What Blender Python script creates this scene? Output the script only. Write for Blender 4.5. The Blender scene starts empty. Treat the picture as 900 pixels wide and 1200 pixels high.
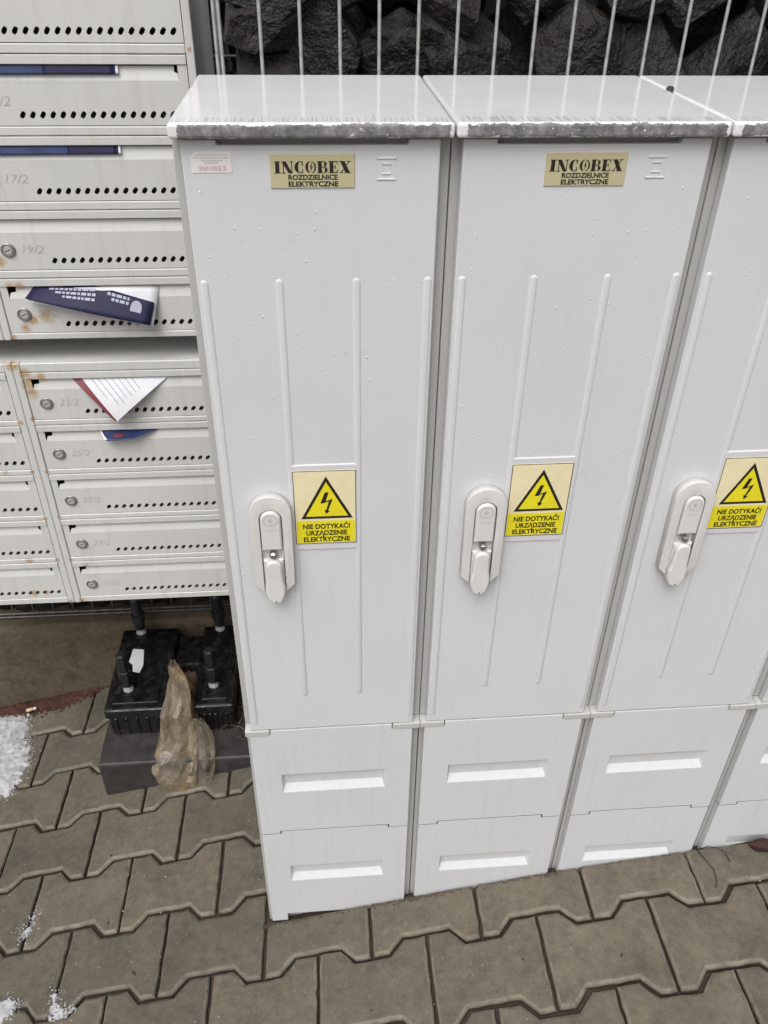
import bpy, bmesh, math, random
from mathutils import Vector, Matrix
random.seed(7)
SC = bpy.context.scene
COL = SC.collection

# ---------------------------------------------------------------- camera
F_PX, PITCH, YAW, ROLL = 975.97, 0.621786, 0.088740, -0.015590
cam = bpy.data.cameras.new('camera'); co = bpy.data.objects.new('camera', cam); COL.objects.link(co)
cam.sensor_fit = 'HORIZONTAL'; cam.sensor_width = 36.0; cam.lens = 36.0*F_PX/900.0
cam.clip_start = 0.02; cam.clip_end = 500
_f = Vector((math.sin(YAW)*math.cos(PITCH), math.cos(YAW)*math.cos(PITCH), -math.sin(PITCH)))
_r = Vector((math.cos(YAW), -math.sin(YAW), 0)); _d = _f.cross(_r)
_r2 = math.cos(ROLL)*_r + math.sin(ROLL)*_d; _d2 = -math.sin(ROLL)*_r + math.cos(ROLL)*_d
M = Matrix((_r2, -_d2, -_f)).transposed().to_4x4(); M.translation = (0.13010, -0.83534, 1.53169)
co.matrix_world = M
SC.camera = co

# ---------------------------------------------------------------- sky, sun, exposure (overcast winter day)
SUN_EL, SUN_AZ = math.radians(58), math.radians(205)      # azimuth clockwise from +Y: behind the camera, a little to the left
w = bpy.data.worlds.new('World'); SC.world = w; w.use_nodes = True
nt = w.node_tree; nt.nodes.clear()
sky = nt.nodes.new('ShaderNodeTexSky'); sky.sky_type = 'NISHITA'; sky.sun_disc = False
sky.sun_elevation = SUN_EL; sky.sun_rotation = SUN_AZ; sky.dust_density = 6.0; sky.air_density = 1.0; sky.ozone_density = 1.0
hs = nt.nodes.new('ShaderNodeHueSaturation'); hs.inputs['Saturation'].default_value = 0.16
bg = nt.nodes.new('ShaderNodeBackground'); bg.inputs['Strength'].default_value = 0.125
wo = nt.nodes.new('ShaderNodeOutputWorld')
nt.links.new(sky.outputs[0], hs.inputs['Color']); nt.links.new(hs.outputs[0], bg.inputs[0]); nt.links.new(bg.outputs[0], wo.inputs[0])
sl = bpy.data.lights.new('sun', 'SUN'); sl.energy = 1.0; sl.angle = math.radians(45); sl.color = (1.0, 0.99, 0.982)
so = bpy.data.objects.new('sun', sl); COL.objects.link(so)
_sd = Vector((math.sin(SUN_AZ)*math.cos(SUN_EL), math.cos(SUN_AZ)*math.cos(SUN_EL), math.sin(SUN_EL)))
so.rotation_euler = _sd.to_track_quat('Z', 'Y').to_euler(); so.location = _sd*6
SC.view_settings.view_transform = 'Standard'; SC.view_settings.look = 'None'
SC.view_settings.gamma = 1.0; SC.view_settings.use_curve_mapping = False
SC.view_settings.exposure = 0.30
SC.cycles.max_bounces = 7; SC.cycles.diffuse_bounces = 4; SC.cycles.glossy_bounces = 3; SC.cycles.transmission_bounces = 3; SC.cycles.transparent_max_bounces = 12

# ---------------------------------------------------------------- helpers
def link(o, parent=None):
    COL.objects.link(o)
    if parent is not None: o.parent = parent
    return o
def obj(name, me, mat, parent=None, loc=(0, 0, 0)):
    o = bpy.data.objects.new(name, me)
    if mat is not None and not me.materials: me.materials.append(mat)
    o.location = loc
    return link(o, parent)
def thing(name, label, cat, loc=(0, 0, 0), group=None):
    o = bpy.data.objects.new(name, None); o.empty_display_size = 0.05; o.location = loc
    COL.objects.link(o); tag(o, label, cat, group); return o
def tag(o, label=None, cat=None, group=None, kind=None):
    if label: o['label'] = label
    if cat: o['category'] = cat
    if group: o['group'] = group
    if kind: o['kind'] = kind
    return o
def fin(bm, name, smooth=False, recalc=True):
    if recalc: bmesh.ops.recalc_face_normals(bm, faces=bm.faces)
    me = bpy.data.meshes.new(name); bm.to_mesh(me); bm.free()
    if smooth:
        for p in me.polygons: p.use_smooth = True
    return me
def add_box(bm, x0, x1, y0, y1, z0, z1, bev=0.0, seg=2):
    vs = [bm.verts.new((x, y, z)) for x in (x0, x1) for y in (y0, y1) for z in (z0, z1)]
    fs = [(0, 1, 3, 2), (4, 6, 7, 5), (0, 4, 5, 1), (2, 3, 7, 6), (0, 2, 6, 4), (1, 5, 7, 3)]
    faces = [bm.faces.new([vs[i] for i in f]) for f in fs]
    if bev > 0:
        bmesh.ops.recalc_face_normals(bm, faces=faces)
        es = list({e for f in faces for e in f.edges})
        bmesh.ops.bevel(bm, geom=es, offset=bev, segments=seg, profile=0.5, affect='EDGES')
def box_mesh(name, x0, x1, y0, y1, z0, z1, bev=0.0, seg=2):
    bm = bmesh.new(); add_box(bm, x0, x1, y0, y1, z0, z1, bev, seg); return fin(bm, name)
def add_tube(bm, pts, r, n=8, cap=True):
    pts = [Vector(p) for p in pts]; rings = []
    for i, p in enumerate(pts):
        t = (pts[min(i+1, len(pts)-1)] - pts[max(i-1, 0)]).normalized()
        a = t.cross(Vector((0, 0, 1)))
        if a.length < 1e-3: a = t.cross(Vector((0, 1, 0)))
        a.normalize(); b = t.cross(a)
        rr = r[i] if isinstance(r, (list, tuple)) else r
        rings.append([bm.verts.new(p + rr*(math.cos(2*math.pi*k/n)*a + math.sin(2*math.pi*k/n)*b)) for k in range(n)])
    for i in range(len(rings)-1):
        for k in range(n):
            bm.faces.new((rings[i][k], rings[i][(k+1) % n], rings[i+1][(k+1) % n], rings[i+1][k]))
    if cap: bm.faces.new(rings[0][::-1]); bm.faces.new(rings[-1])
def offset(poly, d):
    n = len(poly); out = []
    area = sum(poly[i][0]*poly[(i+1) % n][1]-poly[(i+1) % n][0]*poly[i][1] for i in range(n))
    sg = 1 if area > 0 else -1
    for i in range(n):
        a = Vector(poly[i-1]); b = Vector(poly[i]); c = Vector(poly[(i+1) % n])
        e1 = (b-a).normalized(); e2 = (c-b).normalized()
        n1 = Vector((-e1.y, e1.x))*sg; n2 = Vector((-e2.y, e2.x))*sg
        m = n1+n2
        if m.length < 1e-6: m = n1
        m.normalize(); k = max(0.35, m.dot(n1))
        out.append(tuple(b + m*(d/k)))
    return out
def add_prism(bm, poly, rings, cap_back=False):
    """outline in (x,z); rings = [(inset, y), ...] from the back to the front, capped at the front"""
    prev = None
    for ins, y in rings:
        pp = offset(poly, ins) if abs(ins) > 1e-9 else poly
        vs = [bm.verts.new((x, y, z)) for x, z in pp]
        if prev:
            for i in range(len(vs)):
                bm.faces.new((prev[i-1], prev[i], vs[i], vs[i-1]))
        elif cap_back: bm.faces.new(vs)
        prev = vs
    bm.faces.new(prev)
def prism(name, poly, rings, cap_back=False, smooth=False):
    bm = bmesh.new(); add_prism(bm, poly, rings, cap_back); return fin(bm, name, smooth)
def flat(name, polys, y=0.0):
    bm = bmesh.new()
    for poly in polys:
        f = bm.faces.new([bm.verts.new((x, y, z)) for x, z in poly])
    me = fin(bm, name, recalc=False)
    return me
def ring_polys(cx, cz, r0, r1, n=28):
    out = []
    for k in range(n):
        a, b = 2*math.pi*k/n, 2*math.pi*(k+1)/n
        out.append([(cx+r0*math.cos(a), cz+r0*math.sin(a)), (cx+r1*math.cos(a), cz+r1*math.sin(a)),
                    (cx+r1*math.cos(b), cz+r1*math.sin(b)), (cx+r0*math.cos(b), cz+r0*math.sin(b))])
    return out
_tc = {}
def text_mesh(body, wd, ht, weight=0.0, shear=0.0, key=''):
    """print as a flat mesh fitted to wd x ht, centred, facing -Y"""
    k = (body, wd, ht, weight, shear)
    if k in _tc: return _tc[k]
    c = bpy.data.curves.new('lettering', 'FONT'); c.body = body; c.size = 1; c.offset = weight; c.shear = shear; c.resolution_u = 3
    o = bpy.data.objects.new('lettering', c); COL.objects.link(o); bpy.context.view_layer.update()
    me = bpy.data.meshes.new_from_object(o.evaluated_get(bpy.context.evaluated_depsgraph_get()))
    bpy.data.objects.remove(o); bpy.data.curves.remove(c)
    xs = [v.co.x for v in me.vertices]; ys = [v.co.y for v in me.vertices]
    x0, x1 = min(xs), max(xs); capb, capt = 0.0, 0.69
    for v in me.vertices:
        v.co = Vector(((v.co.x-(x0+x1)/2)*wd/(x1-x0), 0.0, (v.co.y-(capb+capt)/2)*ht/(capt-capb)))
    me.materials.clear(); me.name = 'lettering'
    _tc[k] = me; return me
def smoothstep(a, b, x):
    t = max(0, min(1, (x-a)/(b-a))); return t*t*(3-2*t)

# ---------------------------------------------------------------- materials
def base_mat(name, rough=0.5, spec=0.5, metallic=0.0):
    m = bpy.data.materials.new(name); m.use_nodes = True
    b = m.node_tree.nodes['Principled BSDF']
    b.inputs['Roughness'].default_value = rough; b.inputs['Metallic'].default_value = metallic
    b.inputs['Specular IOR Level'].default_value = spec
    return m, m.node_tree, b
def N(nt, t, **kw):
    n = nt.nodes.new(t)
    for k, v in kw.items():
        if k in n.inputs: n.inputs[k].default_value = v
        else: setattr(n, k, v)
    return n
def noise(nt, vec, scale, detail=6, rough=0.6, dist=0.0):
    n = N(nt, 'ShaderNodeTexNoise', Scale=scale, Detail=detail, Roughness=rough, Distortion=dist)
    if vec is not None: nt.links.new(vec, n.inputs['Vector'])
    return n.outputs['Fac']
def ramp(nt, fac, stops):
    r = nt.nodes.new('ShaderNodeValToRGB'); e = r.color_ramp.elements
    while len(e) < len(stops): e.new(0.5)
    for el, (p, c) in zip(e, stops):
        el.position = p; el.color = (c, c, c, 1) if isinstance(c, (int, float)) else (*c, 1)
    nt.links.new(fac, r.inputs[0]); return r.outputs[0]
def mix(nt, fac, a, b, mode='MIX'):
    m = nt.nodes.new('ShaderNodeMix'); m.data_type = 'RGBA'; m.blend_type = mode
    for s, v in ((m.inputs[0], fac), (m.inputs[6], a), (m.inputs[7], b)):
        if isinstance(v, bpy.types.NodeSocket): nt.links.new(v, s)
        elif isinstance(v, (int, float)): s.default_value = v
        else: s.default_value = (*v, 1)
    return m.outputs[2]
def math_n(nt, op, a, b=None, clamp=False):
    m = nt.nodes.new('ShaderNodeMath'); m.operation = op; m.use_clamp = clamp
    for i, v in enumerate((a, b)):
        if v is None: continue
        if isinstance(v, bpy.types.NodeSocket): nt.links.new(v, m.inputs[i])
        else: m.inputs[i].default_value = v
    return m.outputs[0]
def bump(nt, b, h, strength, dist=0.001):
    n = N(nt, 'ShaderNodeBump', Strength=strength, Distance=dist); nt.links.new(h, n.inputs['Height'])
    nt.links.new(n.outputs[0], b.inputs['Normal'])
def coords(nt, kind='Object', scale=(1, 1, 1), rnd=False):
    t = nt.nodes.new('ShaderNodeTexCoord'); v = t.outputs[kind]
    if rnd:
        oi = nt.nodes.new('ShaderNodeObjectInfo'); a = nt.nodes.new('ShaderNodeVectorMath'); a.operation = 'ADD'
        ml = math_n(nt, 'MULTIPLY', oi.outputs['Random'], 37.0)
        nt.links.new(v, a.inputs[0]); nt.links.new(ml, a.inputs[1]); v = a.outputs[0]
    mp = N(nt, 'ShaderNodeMapping', Scale=scale); nt.links.new(v, mp.inputs[0]); return mp.outputs[0]
def wpos(nt):
    return nt.nodes.new('ShaderNodeNewGeometry').outputs['Position']
def simple(name, col, rough=0.5, var=0.12, vs=12, bs=0.0, bscale=300, spec=0.5, metallic=0.0, rnd=False, coord='Object'):
    m, nt, b = base_mat(name, rough, spec, metallic)
    v = coords(nt, coord, rnd=rnd)
    n = noise(nt, v, vs)
    lo = tuple(c*(1-var) for c in col); hi = tuple(min(1, c*(1+var)) for c in col)
    nt.links.new(ramp(nt, n, [(0.3, lo), (0.7, hi)]), b.inputs['Base Color'])
    if bs: bump(nt, b, noise(nt, v, bscale, 3), bs)
    return m

# weathered light grey moulded plastic of the cabinets
def mk_plastic(name, col, rough=0.42, dirt=0.5):
    m, nt, b = base_mat(name, rough, 0.45)
    v = coords(nt, rnd=True)
    n1 = noise(nt, v, 7, 5)
    vst = coords(nt, scale=(26, 26, 1.6), rnd=True)
    n2 = noise(nt, vst, 3.0, 5, 0.65)                                  # faint rain streaks
    n3 = noise(nt, v, 240, 3, 0.7)                                     # specks
    c = ramp(nt, n1, [(0.3, tuple(x*0.955 for x in col)), (0.7, col)])
    c = mix(nt, ramp(nt, n2, [(0.52, 0.0), (0.78, 0.14*dirt)]), c, (0.40, 0.38, 0.34))
    c = mix(nt, ramp(nt, n3, [(0.74, 0.0), (0.84, 0.16*dirt)]), c, (0.30, 0.28, 0.25))
    n4 = noise(nt, v, 34, 6, 0.75, 0.3)                                # smudges and scuffs
    c = mix(nt, ramp(nt, n4, [(0.60, 0.0), (0.80, 0.16*dirt)]), c, (0.34, 0.31, 0.27))
    nt.links.new(c, b.inputs['Base Color'])
    nt.links.new(ramp(nt, n2, [(0.3, rough-0.08), (0.8, rough+0.14)]), b.inputs['Roughness'])
    bump(nt, b, noise(nt, v, 420, 2), 0.06, 0.0006)
    return m
M_DOOR = mk_plastic('door_plastic', (0.646, 0.651, 0.664), 0.40, 0.95)
M_BASE = mk_plastic('base_plastic', (0.630, 0.634, 0.646), 0.45, 1.3)
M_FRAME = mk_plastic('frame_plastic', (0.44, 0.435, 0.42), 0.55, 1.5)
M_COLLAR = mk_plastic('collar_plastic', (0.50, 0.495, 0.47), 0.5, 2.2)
M_HANDLE = simple('handle_plastic', (0.655, 0.638, 0.622), 0.38, 0.05, 30, 0.05, 500)

def mk_lid():
    m, nt, b = base_mat('lid_plastic', 0.2, 0.5)
    tc = nt.nodes.new('ShaderNodeTexCoord'); v = coords(nt, rnd=True)
    sx = nt.nodes.new('ShaderNodeSeparateXYZ'); nt.links.new(tc.outputs['Object'], sx.inputs[0])
    col = (0.78, 0.78, 0.775)
    c = ramp(nt, noise(nt, v, 9, 5), [(0.3, tuple(x*0.93 for x in col)), (0.7, col)])
    # grey worn-through band along the front edge, ragged outline
    n = noise(nt, v, 130, 5, 0.75); nb = noise(nt, v, 26, 4, 0.6)
    jig = math_n(nt, 'MULTIPLY', math_n(nt, 'SUBTRACT', n, 0.5), 0.008)
    jig2 = math_n(nt, 'MULTIPLY', math_n(nt, 'SUBTRACT', nb, 0.5), 0.008)
    zz = math_n(nt, 'ADD', math_n(nt, 'ADD', sx.outputs[2], jig), jig2)
    lo = math_n(nt, 'GREATER_THAN', zz, 1.3642); hi = math_n(nt, 'LESS_THAN', zz, 1.3762)
    xx = math_n(nt, 'ADD', sx.outputs[0], math_n(nt, 'MULTIPLY', jig, 1.5))
    xl = math_n(nt, 'GREATER_THAN', xx, 0.010); xr = math_n(nt, 'LESS_THAN', xx, 0.2595)
    fr = math_n(nt, 'LESS_THAN', sx.outputs[1], -0.0085)
    msk = lo
    for o in (hi, xl, xr, fr): msk = math_n(nt, 'MULTIPLY', msk, o)
    chips = math_n(nt, 'LESS_THAN', noise(nt, v, 210, 4, 0.7), 0.655)
    msk = math_n(nt, 'MULTIPLY', msk, chips)
    gcol = ramp(nt, noise(nt, v, 90, 5, 0.7), [(0.32, (0.115, 0.112, 0.118)), (0.5, (0.20, 0.195, 0.20)), (0.68, (0.34, 0.335, 0.335))])
    c = mix(nt, msk, c, gcol)
    # row of fine scratches just behind the front edge
    vs = coords(nt, scale=(520, 10, 1), rnd=True)
    sc = math_n(nt, 'GREATER_THAN', noise(nt, vs, 1.0, 1, 0.4), 0.55)
    y0 = math_n(nt, 'GREATER_THAN', sx.outputs[1], -0.0075)
    yj = math_n(nt, 'ADD', sx.outputs[1], math_n(nt, 'MULTIPLY', math_n(nt, 'SUBTRACT', noise(nt, v, 60, 3), 0.5), 0.03))
    y1 = math_n(nt, 'LESS_THAN', yj, 0.014)
    s = math_n(nt, 'MULTIPLY', math_n(nt, 'MULTIPLY', sc, y0), y1)
    c = mix(nt, math_n(nt, 'MULTIPLY', s, 0.36), c, (0.26, 0.22, 0.21))
    c = mix(nt, ramp(nt, noise(nt, v, 170, 5, 0.75), [(0.60, 0.0), (0.74, 0.30)]), c, (0.30, 0.27, 0.23))
    c = mix(nt, ramp(nt, noise(nt, v, 22, 5, 0.7), [(0.55, 0.0), (0.8, 0.16)]), c, (0.34, 0.31, 0.27))
    nt.links.new(c, b.inputs['Base Color'])
    nt.links.new(ramp(nt, noise(nt, v, 16, 4), [(0.3, 0.02), (0.75, 0.16)]), b.inputs['Roughness'])
    bump(nt, b, noise(nt, v, 150, 4), 0.05, 0.0006)
    return m
M_LID = mk_lid()

def flatmat(name, col, rough=0.45, var=0.04):
    return simple(name, col, rough, var, 60)
M_CREAM = flatmat('label_cream', (0.80, 0.71, 0.45)); M_YEL = flatmat('label_yellow', (0.78, 0.68, 0.02))
M_BLACK = flatmat('print_black', (0.018, 0.015, 0.012)); M_PLATE = flatmat('plate_brass', (0.52, 0.47, 0.29), 0.35)
M_STICK = flatmat('sticker_white', (0.74, 0.72, 0.70)); M_PINK = flatmat('sticker_pink', (0.66, 0.43, 0.44)); M_FAINT = flatmat('sticker_faint', (0.56, 0.54, 0.54))
M_EMB = flatmat('moulded_emblem', (0.47, 0.45, 0.43))
M_METAL = simple('lock_metal', (0.34, 0.33, 0.31), 0.32, 0.2, 80, metallic=0.7)
M_CHROME = simple('lock_chrome', (0.62, 0.61, 0.60), 0.22, 0.15, 80, metallic=0.9)
M_KEY = simple('keyhole_metal', (0.60, 0.59, 0.56), 0.35, 0.2, 80, metallic=0.4)
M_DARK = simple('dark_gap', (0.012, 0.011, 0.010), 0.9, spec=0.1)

def mk_mail():
    m, nt, b = base_mat('mailbox_paint', 0.42, 0.45)
    p = wpos(nt)
    col = (0.625, 0.622, 0.602)
    c = ramp(nt, noise(nt, p, 6, 4), [(0.3, tuple(x*0.93 for x in col)), (0.7, col)])
    vst = N(nt, 'ShaderNodeMapping', Scale=(30, 30, 3)); nt.links.new(p, vst.inputs[0])
    c = mix(nt, ramp(nt, noise(nt, vst.outputs[0], 2.5, 5), [(0.50, 0.0), (0.8, 0.26)]), c, (0.36, 0.33, 0.27))
    rust = [(-.370, .888, .018), (-.362, .876, .014), (-.387, .904, .018), (-.366, .850, .018), (-.345, .8795, .016), (-.3985, .794, .009), (-.402, .690, .008), (-.402, .585, .008),
            (-.401, .482, .009), (-.3755, .690, .007), (-.3755, .587, .007), (-.375, .482, .007), (-.374, .374, .012), (-.396, .372, .010), (-.348, .4635, .012),
            (-.356, 1.040, .014), (-.343, 1.0405, .014), (-.349, .970, .014), (-.312, .990, .020), (-.373, .954, .010), (-.362, 1.081, .014), (-.033, 1.376, .006),
            (-.455, .483, .012), (-.465, .397, .014), (-.44, .3985, .011), (-.368, .868, .020), (-.335, .984, .016), (-.383, .915, .012), (-.376, .80, .009), (-.45, .69, .008), (-.33, .458, .009)]
    tot = None
    nz = noise(nt, p, 130, 5, 0.7)
    for x, z, r in rust:
        d = nt.nodes.new('ShaderNodeVectorMath'); d.operation = 'DISTANCE'; nt.links.new(p, d.inputs[0]); d.inputs[1].default_value = (x, 0.5, z)
        k = math_n(nt, 'SUBTRACT', 1.0, math_n(nt, 'DIVIDE', d.outputs['Value'], r), clamp=True)
        tot = k if tot is None else math_n(nt, 'MAXIMUM', tot, k)
    t = math_n(nt, 'SUBTRACT', math_n(nt, 'MULTIPLY', math_n(nt, 'ADD', tot, 0.0), math_n(nt, 'MULTIPLY', nz, 2.2)), 0.22)
    f = ramp(nt, t, [(0.0, 0.0), (0.7, 0.8)])
    rc = ramp(nt, noise(nt, p, 140, 4), [(0.35, (0.52, 0.32, 0.10)), (0.7, (0.24, 0.10, 0.03))])
    c = mix(nt, f, c, rc)
    nt.links.new(c, b.inputs['Base Color'])
    bump(nt, b, noise(nt, p, 60, 3), 0.06, 0.001)
    return m
M_MAIL = mk_mail()
M_NUM = flatmat('number_grey', (0.50, 0.495, 0.47))
M_PAPER = simple('paper_white', (0.66, 0.66, 0.69), 0.6, 0.05, 20); M_NAVY = simple('paper_navy', (0.016, 0.016, 0.050), 0.55, 0.25, 30, spec=0.25)
M_BLUE = simple('paper_blue', (0.020, 0.034, 0.105), 0.5, 0.4, 25, spec=0.3); M_RED = simple('paper_red', (0.17, 0.02, 0.035), 0.45, 0.2, 25)
M_INK = flatmat('paper_ink', (0.30, 0.30, 0.34)); M_WPRINT = flatmat('paper_white_print', (0.34, 0.34, 0.44))

def mk_concrete(name, c0, c1, rough=0.75, spec=0.35, rnd=True, bscale=260, bst=0.35, stain=(0.06, 0.05, 0.038), stainf=0.5, rim=False):
    m, nt, b = base_mat(name, rough, spec)
    v = coords(nt, rnd=rnd) if rnd else wpos(nt)
    c = ramp(nt, noise(nt, v, 9, 6, 0.65), [(0.28, c0), (0.72, c1)])
    c = mix(nt, ramp(nt, noise(nt, v, 24, 6, 0.7, 0.4), [(0.50, 0.0), (0.72, stainf)]), c, stain)
    mt = noise(nt, v, 75, 5, 0.75)
    c = mix(nt, 1.0, c, ramp(nt, mt, [(0.30, (0.76, 0.76, 0.77)), (0.5, (1.0, 1.0, 1.0)), (0.70, (1.26, 1.23, 1.18))]), 'MULTIPLY')
    g = noise(nt, v, 330, 3, 0.7)
    c = mix(nt, ramp(nt, g, [(0.28, 0.5), (0.40, 0.0)]), c, tuple(x*0.4 for x in c0))
    c = mix(nt, ramp(nt, g, [(0.62, 0.0), (0.74, 0.5)]), c, tuple(min(1, x*1.9) for x in c1))
    if rim:                                              # light caught by the chamfer, painted in as a paler tone
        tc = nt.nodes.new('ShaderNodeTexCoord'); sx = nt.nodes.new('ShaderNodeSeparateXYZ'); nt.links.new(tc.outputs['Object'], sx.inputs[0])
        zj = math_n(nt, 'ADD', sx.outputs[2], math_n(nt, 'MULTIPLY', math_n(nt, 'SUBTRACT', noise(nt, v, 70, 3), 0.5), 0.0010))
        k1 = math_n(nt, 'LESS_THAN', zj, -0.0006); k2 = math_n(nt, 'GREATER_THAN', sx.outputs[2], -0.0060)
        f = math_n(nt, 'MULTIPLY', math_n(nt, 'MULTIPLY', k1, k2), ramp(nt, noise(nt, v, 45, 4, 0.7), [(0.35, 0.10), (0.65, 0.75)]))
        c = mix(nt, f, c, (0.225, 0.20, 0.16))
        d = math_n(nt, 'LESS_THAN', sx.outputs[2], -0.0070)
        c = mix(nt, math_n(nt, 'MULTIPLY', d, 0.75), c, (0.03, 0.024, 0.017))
    if rnd:
        oi = nt.nodes.new('ShaderNodeObjectInfo')
        c = mix(nt, 1.0, c, ramp(nt, oi.outputs['Random'], [(0.0, (0.84, 0.85, 0.83)), (0.3, (0.96, 0.98, 0.97)), (0.6, (1.03, 1.0, 0.95)), (1.0, (1.12, 1.10, 1.07))]), 'MULTIPLY')
    nt.links.new(c, b.inputs['Base Color'])
    nt.links.new(ramp(nt, noise(nt, v, 14, 4), [(0.3, rough-0.22), (0.7, rough+0.1)]), b.inputs['Roughness'])
    bump(nt, b, math_n(nt, 'ADD', g, math_n(nt, 'MULTIPLY', mt, 1.6)), bst, 0.0014)
    return m
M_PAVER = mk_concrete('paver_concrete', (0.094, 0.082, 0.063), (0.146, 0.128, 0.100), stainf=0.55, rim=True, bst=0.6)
M_SAND = mk_concrete('joint_sand', (0.035, 0.028, 0.02), (0.06, 0.05, 0.036), 0.9, 0.2, False)
M_GROUND = mk_concrete('ground_earth', (0.08, 0.065, 0.048), (0.12, 0.10, 0.075), 0.9, 0.2, False)
M_PLINTH = mk_concrete('plinth_concrete', (0.088, 0.068, 0.045), (0.130, 0.104, 0.072), 0.85, 0.2, False, stain=(0.052, 0.038, 0.025), stainf=0.85, bst=0.6)
M_BLOCK = simple('block_dark', (0.036, 0.032, 0.031), 0.5, 0.45, 30, 0.4, 160)
def mk_rubber():
    m, nt, b = base_mat('black_rubber', 0.3, 0.5)
    v = wpos(nt)
    c = ramp(nt, noise(nt, v, 25, 5), [(0.3, (0.003, 0.003, 0.0034)), (0.7, (0.007, 0.007, 0.0075))])
    c = mix(nt, ramp(nt, noise(nt, v, 48, 7, 0.75, 0.5), [(0.52, 0.0), (0.74, 0.75)]), c, (0.055, 0.045, 0.034))
    nt.links.new(c, b.inputs['Base Color'])
    nt.links.new(ramp(nt, noise(nt, v, 30, 4), [(0.35, 0.12), (0.65, 0.6)]), b.inputs['Roughness'])
    bump(nt, b, noise(nt, v, 170, 4), 0.4, 0.001)
    return m
M_RUBBER = mk_rubber()
M_PEG = simple('peg_black', (0.014, 0.015, 0.017), 0.4, 0.3, 40)
M_PEGTIP = simple('peg_collar_grey', (0.34, 0.34, 0.34), 0.45, 0.35, 90)
M_WIRE = simple('galvanised_wire', (0.215, 0.215, 0.21), 0.55, 0.4, 60, metallic=0.15)

def mk_stone():
    m, nt, b = base_mat('basalt', 0.42, 0.5)
    v = coords(nt, rnd=True)
    oi = nt.nodes.new('ShaderNodeObjectInfo')
    c = ramp(nt, noise(nt, v, 3, 6, 0.7), [(0.3, (0.006, 0.0058, 0.0058)), (0.58, (0.015, 0.0142, 0.0135)), (0.78, (0.036, 0.031, 0.027))])
    c = mix(nt, 1.0, c, ramp(nt, oi.outputs['Random'], [(0.0, (0.7, 0.7, 0.72)), (0.6, (1.1, 1.05, 1.0)), (1.0, (1.7, 1.45, 1.3))]), 'MULTIPLY')
    nt.links.new(c, b.inputs['Base Color'])
    nt.links.new(ramp(nt, noise(nt, v, 40, 4), [(0.3, 0.36), (0.7, 0.62)]), b.inputs['Roughness'])
    bump(nt, b, math_n(nt, 'ADD', noise(nt, v, 2.2, 6, 0.6, 0.2), math_n(nt, 'MULTIPLY', noise(nt, v, 14, 3), 0.12)), 0.8, 0.030)
    return m
M_STONE = mk_stone()

def mk_snow():
    m, nt, b = base_mat('snow', 0.6, 0.4)
    v = wpos(nt)
    c = ramp(nt, noise(nt, v, 60, 5), [(0.3, (0.27, 0.27, 0.275)), (0.6, (0.48, 0.48, 0.495))])
    nt.links.new(c, b.inputs['Base Color'])
    b.inputs['Subsurface Weight'].default_value = 0.2; b.inputs['Subsurface Radius'].default_value = (0.01, 0.01, 0.012)
    return m
M_SNOW = mk_snow()
M_SOIL = mk_concrete('red_soil', (0.040, 0.022, 0.016), (0.105, 0.042, 0.030), 0.9, 0.2, False, stain=(0.045, 0.032, 0.022), stainf=0.9)
M_DIRT = mk_concrete('brown_dirt', (0.06, 0.045, 0.03), (0.10, 0.075, 0.05), 0.9, 0.2, False)
M_BUTT = simple('cigarette_paper', (0.62, 0.46, 0.30), 0.7, 0.2, 200)
M_TWIG = simple('twig_brown', (0.035, 0.028, 0.022), 0.7, 0.3, 100)
M_BRICK = mk_concrete('brick_red_brown', (0.030, 0.014, 0.011), (0.065, 0.028, 0.020), 0.85, 0.3, True)
def mk_drop():
    m, nt, b = base_mat('rain_water', 0.10, 0.6)
    b.inputs['Base Color'].default_value = (0.64, 0.64, 0.65, 1)
    return m
M_DROP = mk_drop()
def mk_bag(name, t0, t1, cols):
    m, nt, b = base_mat(name, 0.16, 0.7)
    v = wpos(nt)
    c = ramp(nt, noise(nt, v, 16, 5, 0.6, 0.4), cols)
    nt.links.new(c, b.inputs['Base Color'])
    tr = nt.nodes.new('ShaderNodeBsdfTransparent'); tr.inputs[0].default_value = (0.93, 0.89, 0.82, 1)
    mx = nt.nodes.new('ShaderNodeMixShader')
    nt.links.new(ramp(nt, noise(nt, v, 26, 4, 0.6), [(0.35, t0), (0.65, t1)]), mx.inputs[0])
    nt.links.new(b.outputs[0], mx.inputs[1]); nt.links.new(tr.outputs[0], mx.inputs[2])
    nt.links.new(mx.outputs[0], nt.nodes['Material Output'].inputs[0])
    vo = nt.nodes.new('ShaderNodeTexVoronoi'); vo.feature = 'DISTANCE_TO_EDGE'; vo.inputs['Scale'].default_value = 38
    wv_ = nt.nodes.new('ShaderNodeVectorMath'); wv_.operation = 'ADD'; ns = nt.nodes.new('ShaderNodeTexNoise'); ns.inputs['Scale'].default_value = 20
    nt.links.new(v, ns.inputs['Vector']); sc_ = nt.nodes.new('ShaderNodeVectorMath'); sc_.operation = 'SCALE'; sc_.inputs['Scale'].default_value = 0.03
    nt.links.new(ns.outputs['Color'], sc_.inputs[0]); nt.links.new(v, wv_.inputs[0]); nt.links.new(sc_.outputs[0], wv_.inputs[1]); nt.links.new(wv_.outputs[0], vo.inputs['Vector'])
    bump(nt, b, vo.outputs['Distance'], 0.15, 0.006)
    return m
M_BAG = mk_bag('dirty_film', 0.42, 0.74, [(0.3, (0.20, 0.16, 0.115)), (0.55, (0.33, 0.275, 0.205)), (0.72, (0.50, 0.35, 0.17))])
M_FILM = mk_bag('clear_film', 0.74, 0.92, [(0.3, (0.36, 0.32, 0.26)), (0.6, (0.50, 0.46, 0.38)), (0.72, (0.5, 0.44, 0.34))])

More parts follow.
